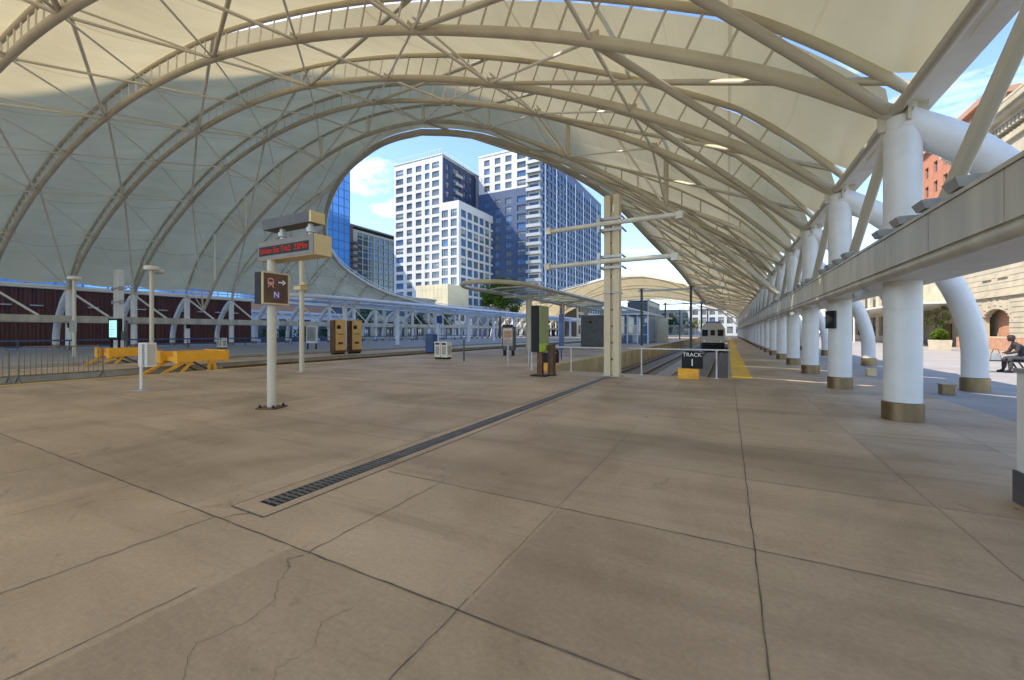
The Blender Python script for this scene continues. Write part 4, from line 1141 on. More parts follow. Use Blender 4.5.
# hanging sign boards under the far beam / canopy
t = thing('hanging_sign', (-36.9, 44, 3.6), 'small blue sign hanging from the bluish white canopy', 'sign')
b = MB(); b.box((-34.6, 44.6, 3.3), (.9, .12, 1.0)); b.build('panel', M['blue'], t)
b = MB(); b.tube([(-34.6, 44.6, 3.8), (-34.6, 44.6, 5.0)], .04, 6); b.build('hanger', M['bluewhite'], t)

# ------------------------------------------------------------------ commuter train
x, y = -1.9, 64.0
t = thing('commuter_train', (x, y, ZR), 'grey commuter train with dark front windows standing on the track by the yellow strip', 'train')
zf = ZR + 1.15
b = MB(); 
prof = [(-1.48, zf - .0), (1.48, zf - .0), (1.52, zf + .9), (1.46, zf + 2.2), (1.15, zf + 2.85), (.5, zf + 3.05), (-.5, zf + 3.05), (-1.15, zf + 2.85), (-1.46, zf + 2.2), (-1.52, zf + .9)]
rows = [[(x + a, yy, c) for a, c in prof] + [(x + prof[0][0], yy, prof[0][1])] for yy in (y, y + 24)]
b.grid(list(reversed(rows))); b.poly([(x + a, y, c) for a, c in prof]); b.poly([(x + a, y + 24, c) for a, c in reversed(prof)]); b.build('body', M['train'], t, 40)
b = MB(); b.box((x, y - .03, zf + 1.05), (.9, .05, 2.1)); d = b.build('front_door', M['train'], t)
b = MB(); b.box((x, y - .065, zf + 1.62), (.56, .02, .75)); b.build('door_window', M['dark'], d)
for s in (-1, 1):
    b = MB(); b.box((x + s * .98, y - .02, zf + 1.6), (.72, .05, .9)); b.build('windscreen', M['dark'], t)
    b = MB(); b.lathe((0, 0, 0), [(.11, 0), (.11, .05)], 12); h = b.build('headlight', M['white_paint'], t, False, (0, 0, 0)); h.location = Vector((x + s * 1.05, y - .0, zf + .45)) - Vector((x, y, ZR)); h.rotation_euler = (R(90), 0, 0)
b = MB(); b.box((x, y + 12, zf + 3.12), (1.9, 20, .26), taper=.9); b.box((x, y + .9, zf + 3.05), (2.0, 1.6, .34), taper=.8); b.build('roof_unit', M['blue'], t)
b = MB(); b.box((x, y + 12, zf - .4), (2.7, 23.6, .78)); b.build('underframe', M['dark'], t)
b = MB(); b.box((x, y - .3, zf - .28), (.4, .7, .34)); b.build('coupler', M['dark'], t)
b = MB(); b.box((x, y - .05, zf + .12), (2.9, .06, .22)); b.build('bumper_bar', M['dark'], t)

# white bin pedestal at right edge
x, y = 2.665, 5.37
t = thing('pedestal', (x, y, 0), 'white pedestal with a dark base and letter, cut by the right edge of the photo', 'pedestal')
b = MB(); b.span(x - .26, x + .3, y - .26, y + .26, .3, 1.22); b.build('housing', M['white'], t)
b = MB(); b.span(x - .28, x + .32, y - .28, y + .28, 0, .3); b.build('base', M['darkgrey'], t)
b = MB(); b.box((x + .02, y, 1.24), (.6, .56, .04)); b.build('lid', M['galv'], t)
text('E', .2, (x - .262, y - .0, .88), (R(90), 0, R(-90)), M['dark'], t)
# low boxes by the curved legs
def low_box(x, y, mat, lab):
    t = thing('ground_box', (x, y, 0), lab, 'box', 'low boxes beside the curved legs')
    b = MB(); b.box((x, y, .13), (.27, .24, .24), bev=.02); b.build('housing', M[mat], t)
    b = MB(); b.box((x, y, .262), (.29, .26, .022)); b.build('lid', M[mat], t)
low_box(4.95, 14.45, 'bronze', 'low bronze box beside the nearest curved leg')
low_box(4.6, 19.3, 'tan', 'low tan box beside a further curved leg')
EXPOSURE = 1.58
# ------------------------------------------------------------------ buildings
def axes(face, pos):
    if face == 'Y': return lambda a, d, z: (a, pos - d, z)          # looks to -Y
    if face == 'X': return lambda a, d, z: (pos + d, a, z)          # looks to +X
    if face == 'W': return lambda a, d, z: (pos - d, a, z)          # looks to -X
def fbox(b, P, a0, a1, d0, d1, z0, z1):
    p = P(a0, d0, z0); q = P(a1, d1, z1); b.span(min(p[0], q[0]), max(p[0], q[0]), min(p[1], q[1]), max(p[1], q[1]), z0, z1)
WM = {}
def window_mesh(face, w, h, style, mull):
    key = (face, round(w, 2), round(h, 2), style, mull)
    if key in WM: return WM[key]
    P = axes(face, 0); b = MB(); fr = .09
    b.mi = 0; fbox(b, P, -w / 2, w / 2, 0.0, .04, -h / 2, h / 2)
    b.mi = 1
    fbox(b, P, -w / 2, -w / 2 + fr, .041, .10, -h / 2, h / 2); fbox(b, P, w / 2 - fr, w / 2, .041, .10, -h / 2, h / 2)
    fbox(b, P, -w / 2 + fr, w / 2 - fr, .041, .10, -h / 2, -h / 2 + fr); fbox(b, P, -w / 2 + fr, w / 2 - fr, .041, .10, h / 2 - fr, h / 2)
    for i in range(mull): 
        a = -w / 2 + w * (i + 1) / (mull + 1) - (0.15 * w if mull == 1 else 0); fbox(b, P, a - .04, a + .04, .041, .10, -h / 2 + fr, h / 2 - fr)
    if style == 2: b.mi = 2; fbox(b, P, -w / 2 + fr, w / 2 - fr, .0405, .045, h * random.uniform(-.1, .2), h / 2 - fr)
    mats = [M['glass_b'] if style == 1 else M['glass_a'], M['darkgrey'], M['glass_c']]
    WM[key] = b.mesh('window', mats); return WM[key]
def facade(parent, face, pos, A0, A1, Z0, Z1, cols, rows, wallmat, depth=.35, mull=1, budget=None, blue=.3):
    P = axes(face, pos); b = MB(); cols = sorted(cols); rows = sorted(rows)
    edges = [A0] + [e for c in cols for e in c] + [A1]
    for i in range(0, len(edges), 2):
        if edges[i + 1] - edges[i] > .001: fbox(b, P, edges[i], edges[i + 1], 0, depth, Z0, Z1)
    ze = [Z0] + [e for r in rows for e in r] + [Z1]
    for c0, c1 in cols:
        for i in range(0, len(ze), 2):
            if ze[i + 1] - ze[i] > .001: fbox(b, P, c0, c1, 0, depth - .03, ze[i], ze[i + 1])
    wall = b.build('wall', M[wallmat], parent)
    org = parent_origin(parent)
    rest = MB(); nrest = 0
    for z0, z1 in reversed(rows):
        for c0, c1 in (cols if face == 'X' else list(reversed(cols))):
            style = 2 if random.random() < .25 else (1 if random.random() < blue else 0)
            c = P((c0 + c1) / 2, .01, (z0 + z1) / 2)
            if budget is not None and budget[0] <= 0:
                me = window_mesh(face, c1 - c0 - .004, z1 - z0 - .004, style, mull)
                n = len(rest.v); rest.v += [tuple(Vector(c) + v.co) for v in me.vertices]
                for p in me.polygons: rest.f.append(tuple(n + i for i in p.vertices)); rest.m.append(p.material_index)
                nrest += 1; continue
            if budget is not None: budget[0] -= 1
            o = bpy.data.objects.new('window', window_mesh(face, c1 - c0 - .004, z1 - z0 - .004, style, mull)); COL.objects.link(o); o.parent = parent
            o.location = Vector(c) - org
    if nrest:
        o = rest.build('windows', [M['glass_a'], M['darkgrey'], M['glass_c']], parent); o['kind'] = 'stuff'
def even(a0, a1, n, w, first=None):
    p = (a1 - a0) / n
    return [(a0 + p * (i + .5) - w / 2, a0 + p * (i + .5) + w / 2) for i in range(n)]
def floors(z0, n, pitch, h): return [(z0 + i * pitch, z0 + i * pitch + h) for i in range(n)]

# white tower
t = thing('apartment_tower', (-104, 130, 0), 'white apartment tower with punched windows and a navy clad side', 'tower')
HT = 66.6
b = MB(); b.span(-115.8, -92.9, 121.2, 146.6, 0, HT - .4); b.build('core', M['navy'], t)
bud = [95]
cols = [(-114.9, -111.3), (-109.6, -107.0), (-105.4, -102.7), (-101.2, -100.0), (-97.4, -94.0)]
facade(t, 'Y', 121.2, -116, -92.5, 0, HT, [(-115.0, -111.2), (-109.5, -106.8), (-105.0, -102.2), (-100.6, -98.4), (-97.2, -93.9)], floors(8.1, 17, 3.38, 2.25), 'twhite', .4, 1, bud, .1)
bud = [95]
facade(t, 'X', -92.9, 121.25, 143.5, 0, HT - 1.2, [(123.2, 125.2), (128, 132), (134.5, 136.2), (138.5, 140.5)], floors(8.1, 17, 3.38, 2.2), 'navy', .35, 1, bud, .5)
facade(t, 'X', -92.9, 143.51, 147, 0, HT - .3, [], [], 'twhite', .38)
for i in range(15):
    b = MB(); z = 13.5 + 3.38 * i; b.span(-92.54, -91.3, 127.6, 132.4, z, z + .18); b.span(-91.36, -91.3, 127.6, 132.4, z + .18, z + 1.15); bb = b.build('balcony', M['galv'], t)
b = MB(); b.span(-116.2, -92.3, 120.6, 121.2, HT + .002, HT + .35); b.span(-92.9, -92.3, 121.21, 147, HT + .002, HT + .35); b.span(-116, -92.9, 121.21, 147, HT - .39, HT); b.build('parapet', M['twhite'], t)
b = MB()
for i in range(24): b.span(-116 + i * 1.0, -115.94 + i, 120.9, 120.96, HT + .36, HT + 2.3)
for i in range(26): b.span(-92.6, -92.54, 121.2 + i, 121.26 + i, HT + .36, HT + 2.3)
b.span(-116, -92.5, 120.9, 120.96, HT + 2.3, HT + 2.4); b.span(-92.6, -92.54, 120.97, 147, HT + 2.3, HT + 2.4); b.build('roof_railing', M['twhite'], t)
# lower white grid block in front
t = thing('grid_block', (-80, 125, 0), 'lower white gridded block in front of the navy side of the white tower', 'building')
HB = 47.6
xr = -83.5; yf = 118.5
b = MB(); b.span(-91.8, xr - .4, yf + .4, 152, 0, HB - .4); b.build('core', M['navy'], t)
bud = [24]
facade(t, 'Y', yf + .4, -92, xr, 0, HB, [(-91.0, -88.2), (-87.0, -84.4)], floors(8, 11, 3.45, 2.6), 'twhite', .4, 1, bud, .2)
bud = [90]
facade(t, 'X', xr - .4, yf + .41, 152.4, 0, HB - .05, even(yf + .9, 152, 8, 3.2), floors(8, 11, 3.45, 2.6), 'twhite', .42, 1, bud, .75)
b = MB(); b.span(-92, xr - .1, yf + .1, 152.4, HB + .005, HB + .35); b.build('parapet', M['twhite'], t)
# navy tower
t = thing('apartment_tower', (-66, 170, 0), 'navy blue apartment tower with white upper front and balcony stack', 'tower')
HD = 72.5; xr = -62.9; yf = 142
b = MB(); b.span(-90, xr - .4, yf + .4, 226, 0, HD - .5); b.build('core', M['navy'], t)
bud = [48]
cN = [(-87.6, -85.0), (-82.6, -80.0), (-77.8, -75.0), (-72.6, -68.8)]
zs = 57.5
facade(t, 'Y', yf + .4, -90.2, -68.0, zs, HD, cN, floors(zs + .8, 4, 3.45, 2.4), 'twhite', .4, 1, bud, .3)
facade(t, 'Y', yf + .4, -90.2, -68.0, 0, zs - .004, cN, floors(7.2, 14, 3.45, 2.3), 'slate', .38, 1, bud, .6)
facade(t, 'Y', yf + .4, -67.99, xr, 0, HD, [(-67.6, -63.6)], floors(7.2, 18, 3.45, 2.5), 'twhite', .1, 1, [18], .5)
for i in range(18):
    z = 6.9 + 3.45 * i
    b = MB(); b.span(-68.2, xr + .5, yf - 1.3, yf + .28, z, z + .22); b.span(-68.2, xr + .5, yf - 1.3, yf - 1.24, z + .22, z + 1.2); b.span(xr + .44, xr + .5, yf - 1.23, yf + .2, z + .22, z + 1.2); b.build('balcony', M['galv'], t)
bud = [30]
facade(t, 'X', xr - .4, yf + .41, 226.5, 0, HD - .05, even(yf + 1, 226, 21, 2.35), floors(7.2, 18, 3.45, 2.3), 'slate', .42, 1, bud, .8)
b = MB(); b.span(-90.3, xr + .2, yf - .2, 226.6, HD + .005, HD + .7); b.build('parapet', M['twhite'], t)
# pale strips between the window columns of the navy tower
b = MB()
for i in range(0, 21, 3): 
    y = yf + 1 + (225 - yf) / 21 * (i + 1); b.span(xr + .021, xr + .12, y - .35, y + .35, 5, HD - 2)
b.build('pilaster', M['bluewhite'], t)
# blue glass tower (left)
t = thing('glass_tower', (-168, 95, 0), 'tall blue glass tower at the left edge of the roof opening', 'tower')
b = MB(); b.span(-190, -150.2, 60, 128.8, 12, 80); b.build('curtain_wall', M['glass_tower'], t)
b = MB(); b.span(-190, -149.8, 59, 129.4, 0, 12); b.build('podium', M['granite'], t)
b = MB()
for i in range(17): b.span(-150.199, -150.05, 60, 128.8, 15 + i * 3.8, 15.22 + i * 3.8)
for i in range(24): b.span(-150.198, -150.0, 60.2 + i * 2.98, 60.32 + i * 2.98, 12.01, 79.9)
b.build('mullions', M['mull'], t)
t = thing('added_shade_tower', (-108, 4, 0), 'added blue glass tower shading the left roof, glimpsed between the maroon wall and the roof edge', 'tower')  # mostly out of frame, added to cast shade on the left roof fabric
b = MB(); b.span(-125, -92, -38, 45, 0, 130); b.build('curtain_wall', M['glass_tower'], t)
b = MB()
for i in range(33): b.span(-91.999, -91.85, -38, 45, 3.9 * i + 2, 3.9 * i + 2.3)
for i in range(28): b.span(-91.998, -91.8, -37.9 + i * 3.05, -37.75 + i * 3.05, .01, 129.9)
b.build('mullions', M['mull'], t)
# brick and glass apartment block
t = thing('apartment_block', (-172, 160, 0), 'brick and glass apartment block between the blue glass tower and the white tower', 'building')
b = MB(); b.span(-184, -165.4, 140, 200, 0, 53); b.build('core', M['brickdark'], t)
bud = [80]
facade(t, 'X', -165.4, 143.5, 199, 0, 53, even(146, 198, 14, 3.2), floors(8, 14, 3.15, 2.75), 'podium', .4, 2, bud, .3)
facade(t, 'X', -165.4, 140, 143.49, 0, 54.5, [], [], 'brickdark', .6)
for i in range(13):
    b = MB(); z = 7.6 + 3.15 * i; b.span(-164.78, -163.6, 140.4, 146, z, z + .2); b.span(-163.66, -163.6, 140.4, 146, z + .2, z + 1.2); b.build('balcony', M['darkgrey'], t)
b = MB(); b.span(-184, -164.6, 139.8, 200, 54.51, 55.2); b.build('roof_edge', M['conc'], t)
# beige podium building below the white grid block
t = thing('podium_building', (-78, 105, 0), 'beige stone clad low building under the white gridded block', 'building')
b = MB(); b.span(-92, -79.4, 106.4, 117.9, 0, 16.6); b.build('core', M['podium'], t)
facade(t, 'Y', 106.4, -92, -79, 0, 17, [(-90, -86.5), (-84.5, -81)], [(1, 4.4), (5.8, 8.6)], 'podium', .4, 2, None, .2)
facade(t, 'X', -79.4, 106.41, 117.9, 0, 17, even(107, 117.5, 3, 2.4), [(1, 4.4), (5.8, 8.6)], 'podium', .4, 1, None, .2)
b = MB()
for i in range(5): b.span(-92, -78.99, 105.985, 106.0, 4.9 + i * 2.6, 4.94 + i * 2.6)
for i in range(8): b.span(-91 + i * 1.6, -90.96 + i * 1.6, 105.98, 105.995, 9, 17)
b.build('cladding_joints', M['conc'], t)
# low street buildings behind the left platforms
def low_building(x, y0, y1, h, mat, lab, ncol, rows, budget=60, d=9, mull=3, wr=.72):
    t = thing('street_building', (x - d / 2, (y0 + y1) / 2, 0), lab, 'building', 'low buildings along the left street')
    b = MB(); b.span(x - d, x - .4, y0 + .05, y1 - .05, 0, h - .3); b.build('core', M['darkgrey'], t)
    facade(t, 'X', x - .4, y0, y1, 0, h, even(y0 + .4, y1 - .4, ncol, (y1 - y0 - .8) / ncol * wr), rows, mat, .4, mull, [budget], .35)
    b = MB(); b.span(x - d, x + .35, y0 - .1, y1 + .1, h + .005, h + .4); b.build('cornice', M[mat], t)
    return t
low_building(-64.5, 37, 58, 4.6, 'bluewhite', 'low glazed shopfront beside the maroon wall, with green planting in front', 6, [(.5, 3.7)])
low_building(-66.5, 59, 84, 9.5, 'stone', 'two storey cream building with wide windows behind the bluish canopy', 7, [(.6, 3.9), (5.2, 8.4)])
low_building(-68.5, 85, 104, 8.2, 'twhite', 'white two storey building below the white tower', 6, [(.6, 3.6), (4.8, 7.4)])
low_building(-62.5, 119, 138, 10.5, 'stone', 'cream low building below the navy tower', 6, [(.6, 3.6), (5, 8)])
low_building(-48, 142, 175, 13, 'twhite', 'white building beyond the cream canopy', 9, [(.8, 4.0), (5.2, 8), (9, 11.8)])
low_building(-30, 182, 215, 15, 'stone', 'cream building beyond the far roof vault, left of the train', 8, [(.8, 4.2), (5.6, 8.6), (10, 13)])
t = thing('street_building', (-40, 232, 0), 'long pale building far beyond the glass shelter, left of the train', 'building', 'low buildings along the left street')
b = MB(); b.span(-66, -17, 225.4, 236, 0, 13); b.build('core', M['darkgrey'], t)
facade(t, 'Y', 225.4, -66.2, -16.8, 0, 12.6, even(-65, -17.5, 14, 2.2), [(1, 4), (5.2, 7.6), (8.8, 11.2)], 'stone', .4, 1, None, .3)
b = MB(); b.span(-66.5, -16.4, 224.7, 236.2, 12.61, 13.2); b.build('cornice', M['twhite'], t)
t = thing('street_building', (-5, 215, 0), 'pale building straight beyond the train', 'building', 'low buildings along the left street')
b = MB(); b.span(-16, 14, 205.4, 215, 0, 13); b.build('core', M['darkgrey'], t)
facade(t, 'Y', 205.4, -16.2, 14.2, 0, 13.5, even(-15, 13, 8, 2.3), [(1, 4), (5.4, 8.2), (9.4, 12)], 'twhite', .4, 1, None, .3)
# dark slatted hall wall on the left
t = thing('slatted_wall', (-62.2, 12, 0), 'dark maroon slatted wall behind the left columns', 'wall')
b = MB(); b.span(-62.6, -62.25, -30, 35.6, 0, 6.0); b.build('panel', M['slat'], t)
b = MB()
for i in range(160): b.span(-62.249, -62.17, -12 + i * .297, -11.9 + i * .297, .25, 5.9)
b.build('slats', M['slat'], t)
b = MB(); b.span(-62.7, -62.1, -30, 35.7, 6.0, 6.18); b.build('coping', M['darkgrey'], t)
b = MB(); b.span(-62.16, -61.9, -30, 35.6, 0, .22); b.build('kerb', M['darkgrey'], t)
def wall_light(y):
    t = thing('wall_light', (-62.1, y, 4.3), 'small pale light fixed in the row on the maroon wall', 'wall light', 'lights on the maroon wall')
    b = MB(); b.box((-62.02, y, 4.3), (.26, .9, .12)); b.build('housing', M['galv'], t)
    b = MB(); b.box((-62.02, y, 4.232), (.2, .8, .014)); b.build('lens', M['white_paint'], t)
    return t
w0 = wall_light(8.0)
for i in range(1, 13): clone(w0, (-62.1, 8.0 + i * 2.1, 4.3))
# green planting panels and low wall before the shopfront
for i in range(4):
    y = 38.5 + i * 5
    t = thing('planting_screen', (-61, y, 0), 'green planting screen in front of the low glazed shopfront', 'planting', 'green planting screens')
    b = MB(); b.box((-61, y, .4), (.5, 4.2, .8)); b.build('trough', M['darkgrey'], t)
    b = MB()
    for j in range(420):
        c = Vector((-61 + random.uniform(-.3, .3), y + random.uniform(-2.1, 2.1), .8 + random.random() * 1.3)); u = Vector((random.gauss(0, 1), random.gauss(0, 1), random.gauss(0, 1))).normalized() * .12; v = u.orthogonal().normalized() * .09
        b.quad(c - u, c - v, c + u, c + v)
    b.build('foliage', M['leafd'], t)
t = thing('platform_rail', (-50, 40, 0), 'low bluish barrier rail along the far left platform', 'railing')
b = MB(); b.span(-50.06, -49.98, -5, 110, .82, .95); b.build('top_rail', M['slate'], t)
b = MB(); b.span(-50.04, -50.0, -5, 110, .35, .42); b.build('lower_rail', M['slate'], t)
for i in range(40):
    b = MB(); b.span(-50.05, -49.99, -4 + i * 2.9, -3.92 + i * 2.9, 0, .82); b.build('post', M['slate'], t)

# ------------------------------------------------------------------ the stone station on the right
XS = 20.5
t = thing('station_building', (XS + 8, 48, 0), 'cream stone station with arched openings behind the person on the bench', 'building')
Y0, Y1 = 34.0, 57.5
P = axes('W', XS + .5)
arch_y = [37.6, 44.3, 51.0]
b = MB(); b.span(XS + 1.2, XS + 15, Y0, Y1, 0, 18.5); b.build('core', M['stone'], t)
b = MB()
hw = 2.1
prev = Y0
for y in arch_y:
    fbox(b, P, prev, y - hw, 0, .5, 1.12, 4.6); prev = y + hw
    # spandrel above the arch, in small steps following the curve
    n = 14
    for i in range(n):
        a0 = y - hw + 2 * hw * i / n; a1 = a0 + 2 * hw / n; am = abs((a0 + a1) / 2 - y)
        zt = 2.55 + math.sqrt(max(0, hw ** 2 - am ** 2)) * .5
        fbox(b, P, a0, a1, 0, .5, zt, 4.6)
fbox(b, P, prev, Y1, 0, .5, 1.12, 4.6)
fbox(b, P, Y0, Y1, 0, .48, 5.0, 18.6)
wall = b.build('wall', M['stone'], t)
b = MB()
prev = Y0
for y in arch_y + [None]:
    e = (y - hw) if y else Y1
    for z in [1.55 + .42 * i for i in range(7)]: fbox(b, P, prev, e, .503, .54, z, z + .36)
    if y:
        for i in range(9):
            a = PI * (i + .5) / 9; c = P(y + math.cos(a) * (hw + .42), .52, 2.55 + math.sin(a) * (hw * .55 + .5)); b.box(c, (.07, .42, .62), rz=0)
        prev = y + hw
for z in [5.3 + .5 * i for i in range(8)]: fbox(b, P, Y0, Y1, .483, .51, z, z + .44)
b.build('rusticated_blocks', M['stone'], t)
b = MB(); fbox(b, P, Y0, Y1, 0, .62, 0, 1.1); b.build('base_course', M['granite'], t)
b = MB(); fbox(b, P, Y0, Y1, 0, .75, 4.605, 4.8); fbox(b, P, Y0, Y1, 0, .62, 4.803, 4.995); b.build('string_course', M['stone'], t)
b = MB()
for i, (z0, z1, d) in enumerate(((17.3, 17.8, .75), (18.61, 18.95, 1.1), (18.953, 19.3, 1.5), (19.303, 19.7, 1.75))): fbox(b, P, Y0 - .3, Y1 + .3, .485, d, z0, z1)
for i in range(47): fbox(b, P, Y0 + .2 + i * .5, Y0 + .44 + i * .5, .486, 1.0, 18.1, 18.58)
b.build('cornice', M['stone'], t)
for y in arch_y:
    b = MB(); fbox(b, P, y - hw, y + hw, -.62, -.55, 1.12, 3.75); w = b.build('arched_recess', M['granite'], t)
    b = MB()
    fbox(b, P, y - hw, y - hw * .35, -.549, -.45, 1.2, 2.5)
    b.build('door_panel', M['stone'], w)
    b = MB(); fbox(b, P, y - hw, y + hw, -.19, .3, 1.10, 1.2); b.build('sill', M['stone'], w)
    for z0 in (6.4, 11.6):
        for s in (-1, 1):
            b = MB(); fbox(b, P, y + s * 1.2 - .55, y + s * 1.2 + .55, .485, .50, z0, z0 + 2.6); w2 = b.build('window', M['glass_a'], t)
            b = MB(); fbox(b, P, y + s * 1.2 - .7, y + s * 1.2 + .7, .485, .66, z0 + 2.61, z0 + 2.85); b.build('lintel', M['stone'], w2)
            b = MB(); fbox(b, P, y + s * 1.2 - .7, y + s * 1.2 + .7, .485, .66, z0 - .2, z0 - .01); b.build('sill', M['stone'], w2)
# balustrade on the roof
b = MB()
fbox(b, P, Y0, Y1, .3, .9, 19.71, 19.9); fbox(b, P, Y0, Y1, .3, .9, 20.6, 20.8)
for i in range(48): fbox(b, P, Y0 + .1 + i * .48, Y0 + .28 + i * .48, .5, .7, 19.905, 20.595)
b.build('balustrade', M['stone'], t)
# recessed wing further along with awning
t = thing('station_wing', (XS + 8, 82, 0), 'shaded station wing with pale awning and grey blue windows, further along behind the columns', 'building')
b = MB(); b.span(XS + 4, XS + 15, 57.9, 79, 0, 9); b.span(XS + .9, XS + 15, 79.01, 125, 0, 9.0); b.build('core', M['stone'], t)
facade(t, 'W', XS + .9, 79.02, 125, 0, 9.2, even(80, 124, 10, 3.0), [(1.0, 4.0), (5.4, 8.0)], 'stone', .5, 3, None, .5)
b = MB()
for z in [.4 + .45 * i for i in range(10)]: b.span(XS + 3.9, XS + 3.999, 58.0, 78.9, z, z + .38)
b.build('rusticated_blocks', M['stone'], t)
b = MB(); b.span(XS - 4, XS + 5, 58.2, 125, 4.55, 4.75); b.build('awning', M['dirtywhite'], t)
for i in range(9):
    b = MB(); b.lathe((XS - 3.4, 66 + i * 7, 0), [(.14, 0), (.14, 4.55)], 12); b.build('awning_post', M['white'], t, 40)
b = MB(); b.box((XS + 3.85, 71, 1.3), (.1, 2.2, 2.6)); b.build('door', M['rust'], t)
# orange brick building behind
t = thing('brick_building', (48, 112, 0), 'tall orange brick building showing above the station roof', 'building')
b = MB(); b.span(38.6, 60, 96, 128, 0, 39); b.build('core', M['brick'], t)
facade(t, 'W', 38.6, 96, 128, 0, 40, even(97, 127, 7, 1.9), floors(6, 8, 4.1, 2.4), 'brick', .5, 1, None, .3)
facade(t, 'Y', 96, 38.1, 60, 0, 40, even(39, 59, 5, 1.9), floors(6, 8, 4.1, 2.4), 'brick', .5, 1, None, .3)
b = MB(); b.span(37.4, 60.5, 94.9, 128.6, 40.01, 41.0); b.build('cornice', M['granite'], t)

# ------------------------------------------------------------------ trees and shrubs
def tree(x, y, h, cr, n, mat, lab, cat='tree', grp=None):
    t = thing('broadleaf_tree', (x, y, 0), lab, cat, grp)
    b = MB(); b.tube([(x, y, 0), (x + .1, y, h * .3), (x - .05, y + .1, h * .55), (x, y, h * .8)], [h * .022, h * .018, h * .013, h * .005], 8)
    limbs = []
    for i in range(9):
        a = i * 2.4 + random.random(); z0 = h * (.35 + .05 * i); L = cr * random.uniform(.6, .95)
        e = Vector((x + math.cos(a) * L, y + math.sin(a) * L, z0 + L * random.uniform(.4, .9))); limbs.append(e)
        b.tube([(x, y, z0), (x + math.cos(a) * L * .5, y + math.sin(a) * L * .5, z0 + L * .4), e], [h * .008, h * .005, h * .002], 5)
    b.build('trunk', M['bark'], t, 50)
    b = MB(); clumps = [(e, cr * random.uniform(.25, .45)) for e in limbs] + [(Vector((x + random.gauss(0, cr * .4), y + random.gauss(0, cr * .4), h * random.uniform(.55, .95))), cr * random.uniform(.25, .5)) for _ in range(14)]
    ls = cr * .055
    for _ in range(n):
        c, r = random.choice(clumps)
        d = Vector((random.gauss(0, 1), random.gauss(0, 1), random.gauss(0, .8))).normalized() * r * random.random() ** .4
        p = c + d; u = Vector((random.gauss(0, 1), random.gauss(0, 1), random.gauss(0, 1))).normalized() * ls * random.uniform(.6, 1.4); v = u.orthogonal().normalized() * ls * .7
        b.quad(p - u, p - v, p + u, p + v)
    b.build('crown', M[mat], t)
tree(-52.0, 92, 15.2, 4.4, 5200, 'leaf', 'bright green treetop rising over the cream canopy, below the navy tower')
tree(-57, 66, 5.6, 2.0, 1500, 'leafd', 'small green tree behind the bluish canopy columns')
tree(-60.5, 55, 6.6, 2.2, 1500, 'leafd', 'dark tree beside the low glazed shopfront')
tree(-57, 76, 6.2, 2.0, 1500, 'leaf', 'light green small tree further along behind the bluish canopy')
tree(19.6, 59.6, 4.6, 1.1, 1400, 'leaf', 'slim green tree in the shaded entrance of the station wing')
tree(-24, 205, 9, 3.4, 1600, 'leafd', 'dark green tree far beyond the glass shelter')
tree(-13.5, 196, 7, 2.8, 1400, 'leaf', 'light green tree far beyond the tracks, left of the train')
# planter with a shrub by the station entrance
x, y = 16.6, 49.8
t = thing('planter', (x, y, 0), 'cream square planter with a round green shrub near the station entrance', 'planter')
b = MB(); b.box((x, y, .45), (1.1, 1.1, .9), taper=1.1); b.build('pot', M['terracotta'], t)
b = MB()
for _ in range(1300):
    d = Vector((random.gauss(0, 1), random.gauss(0, 1), random.gauss(0, 1))).normalized() * .62 * random.random() ** .35; p = Vector((x, y, 1.3)) + d; u = Vector((random.gauss(0, 1), random.gauss(0, 1), random.gauss(0, 1))).normalized() * .07; v = u.orthogonal().normalized() * .05
    b.quad(p - u, p - v, p + u, p + v)
b.build('shrub', M['leaf'], t)

# ------------------------------------------------------------------ picnic bench and seated person
bx, by = 9.45, 23.4
def bench_obj():
    t = thing('bench', (bx, by, 0), 'dark metal bench with splayed legs that the person sits on', 'bench')
    b = MB()
    for i in range(4): b.box((bx + .02, by - .18 + i * .12, .46), (1.5, .10, .035))
    b.build('seat', M['dark'], t)
    for s in (-1, 1):
        b = MB(); b.tube([(bx + s * .5, by - .22, .44), (bx + s * .72, by - .26, .01)], .028, 6); b.tube([(bx + s * .5, by + .22, .44), (bx + s * .72, by + .26, .01)], .028, 6); b.tube([(bx + s * .5, by - .22, .43), (bx + s * .5, by + .22, .43)], .022, 6); b.build('leg', M['dark'], t, 50)
    b = MB(); b.tube([(bx - .95, by - .1, .70), (bx - .6, by, .40), (bx - .5, by + .05, .43)], .024, 6); b.build('armrest', M['dark'], t, 50)
bench_obj()
def skin_obj(name, verts, edges, radii, mat, parent, sub=2, root=0):
    org = parent_origin(parent)
    me = bpy.data.meshes.new(name); me.from_pydata([tuple(Vector(v)) for v in verts], edges, [])
    o = bpy.data.objects.new(name, me); COL.objects.link(o); o.parent = parent
    m = o.modifiers.new('Skin', 'SKIN'); m.use_smooth_shade = True
    for i, r in enumerate(radii):
        sv = me.skin_vertices[0].data[i]; rr_ = r if isinstance(r, tuple) else (r, r); sv.radius = rr_; sv.use_root = (i == root)
    s = o.modifiers.new('Sub', 'SUBSURF'); s.levels = sub; s.render_levels = sub
    me.materials.append(mat); return o
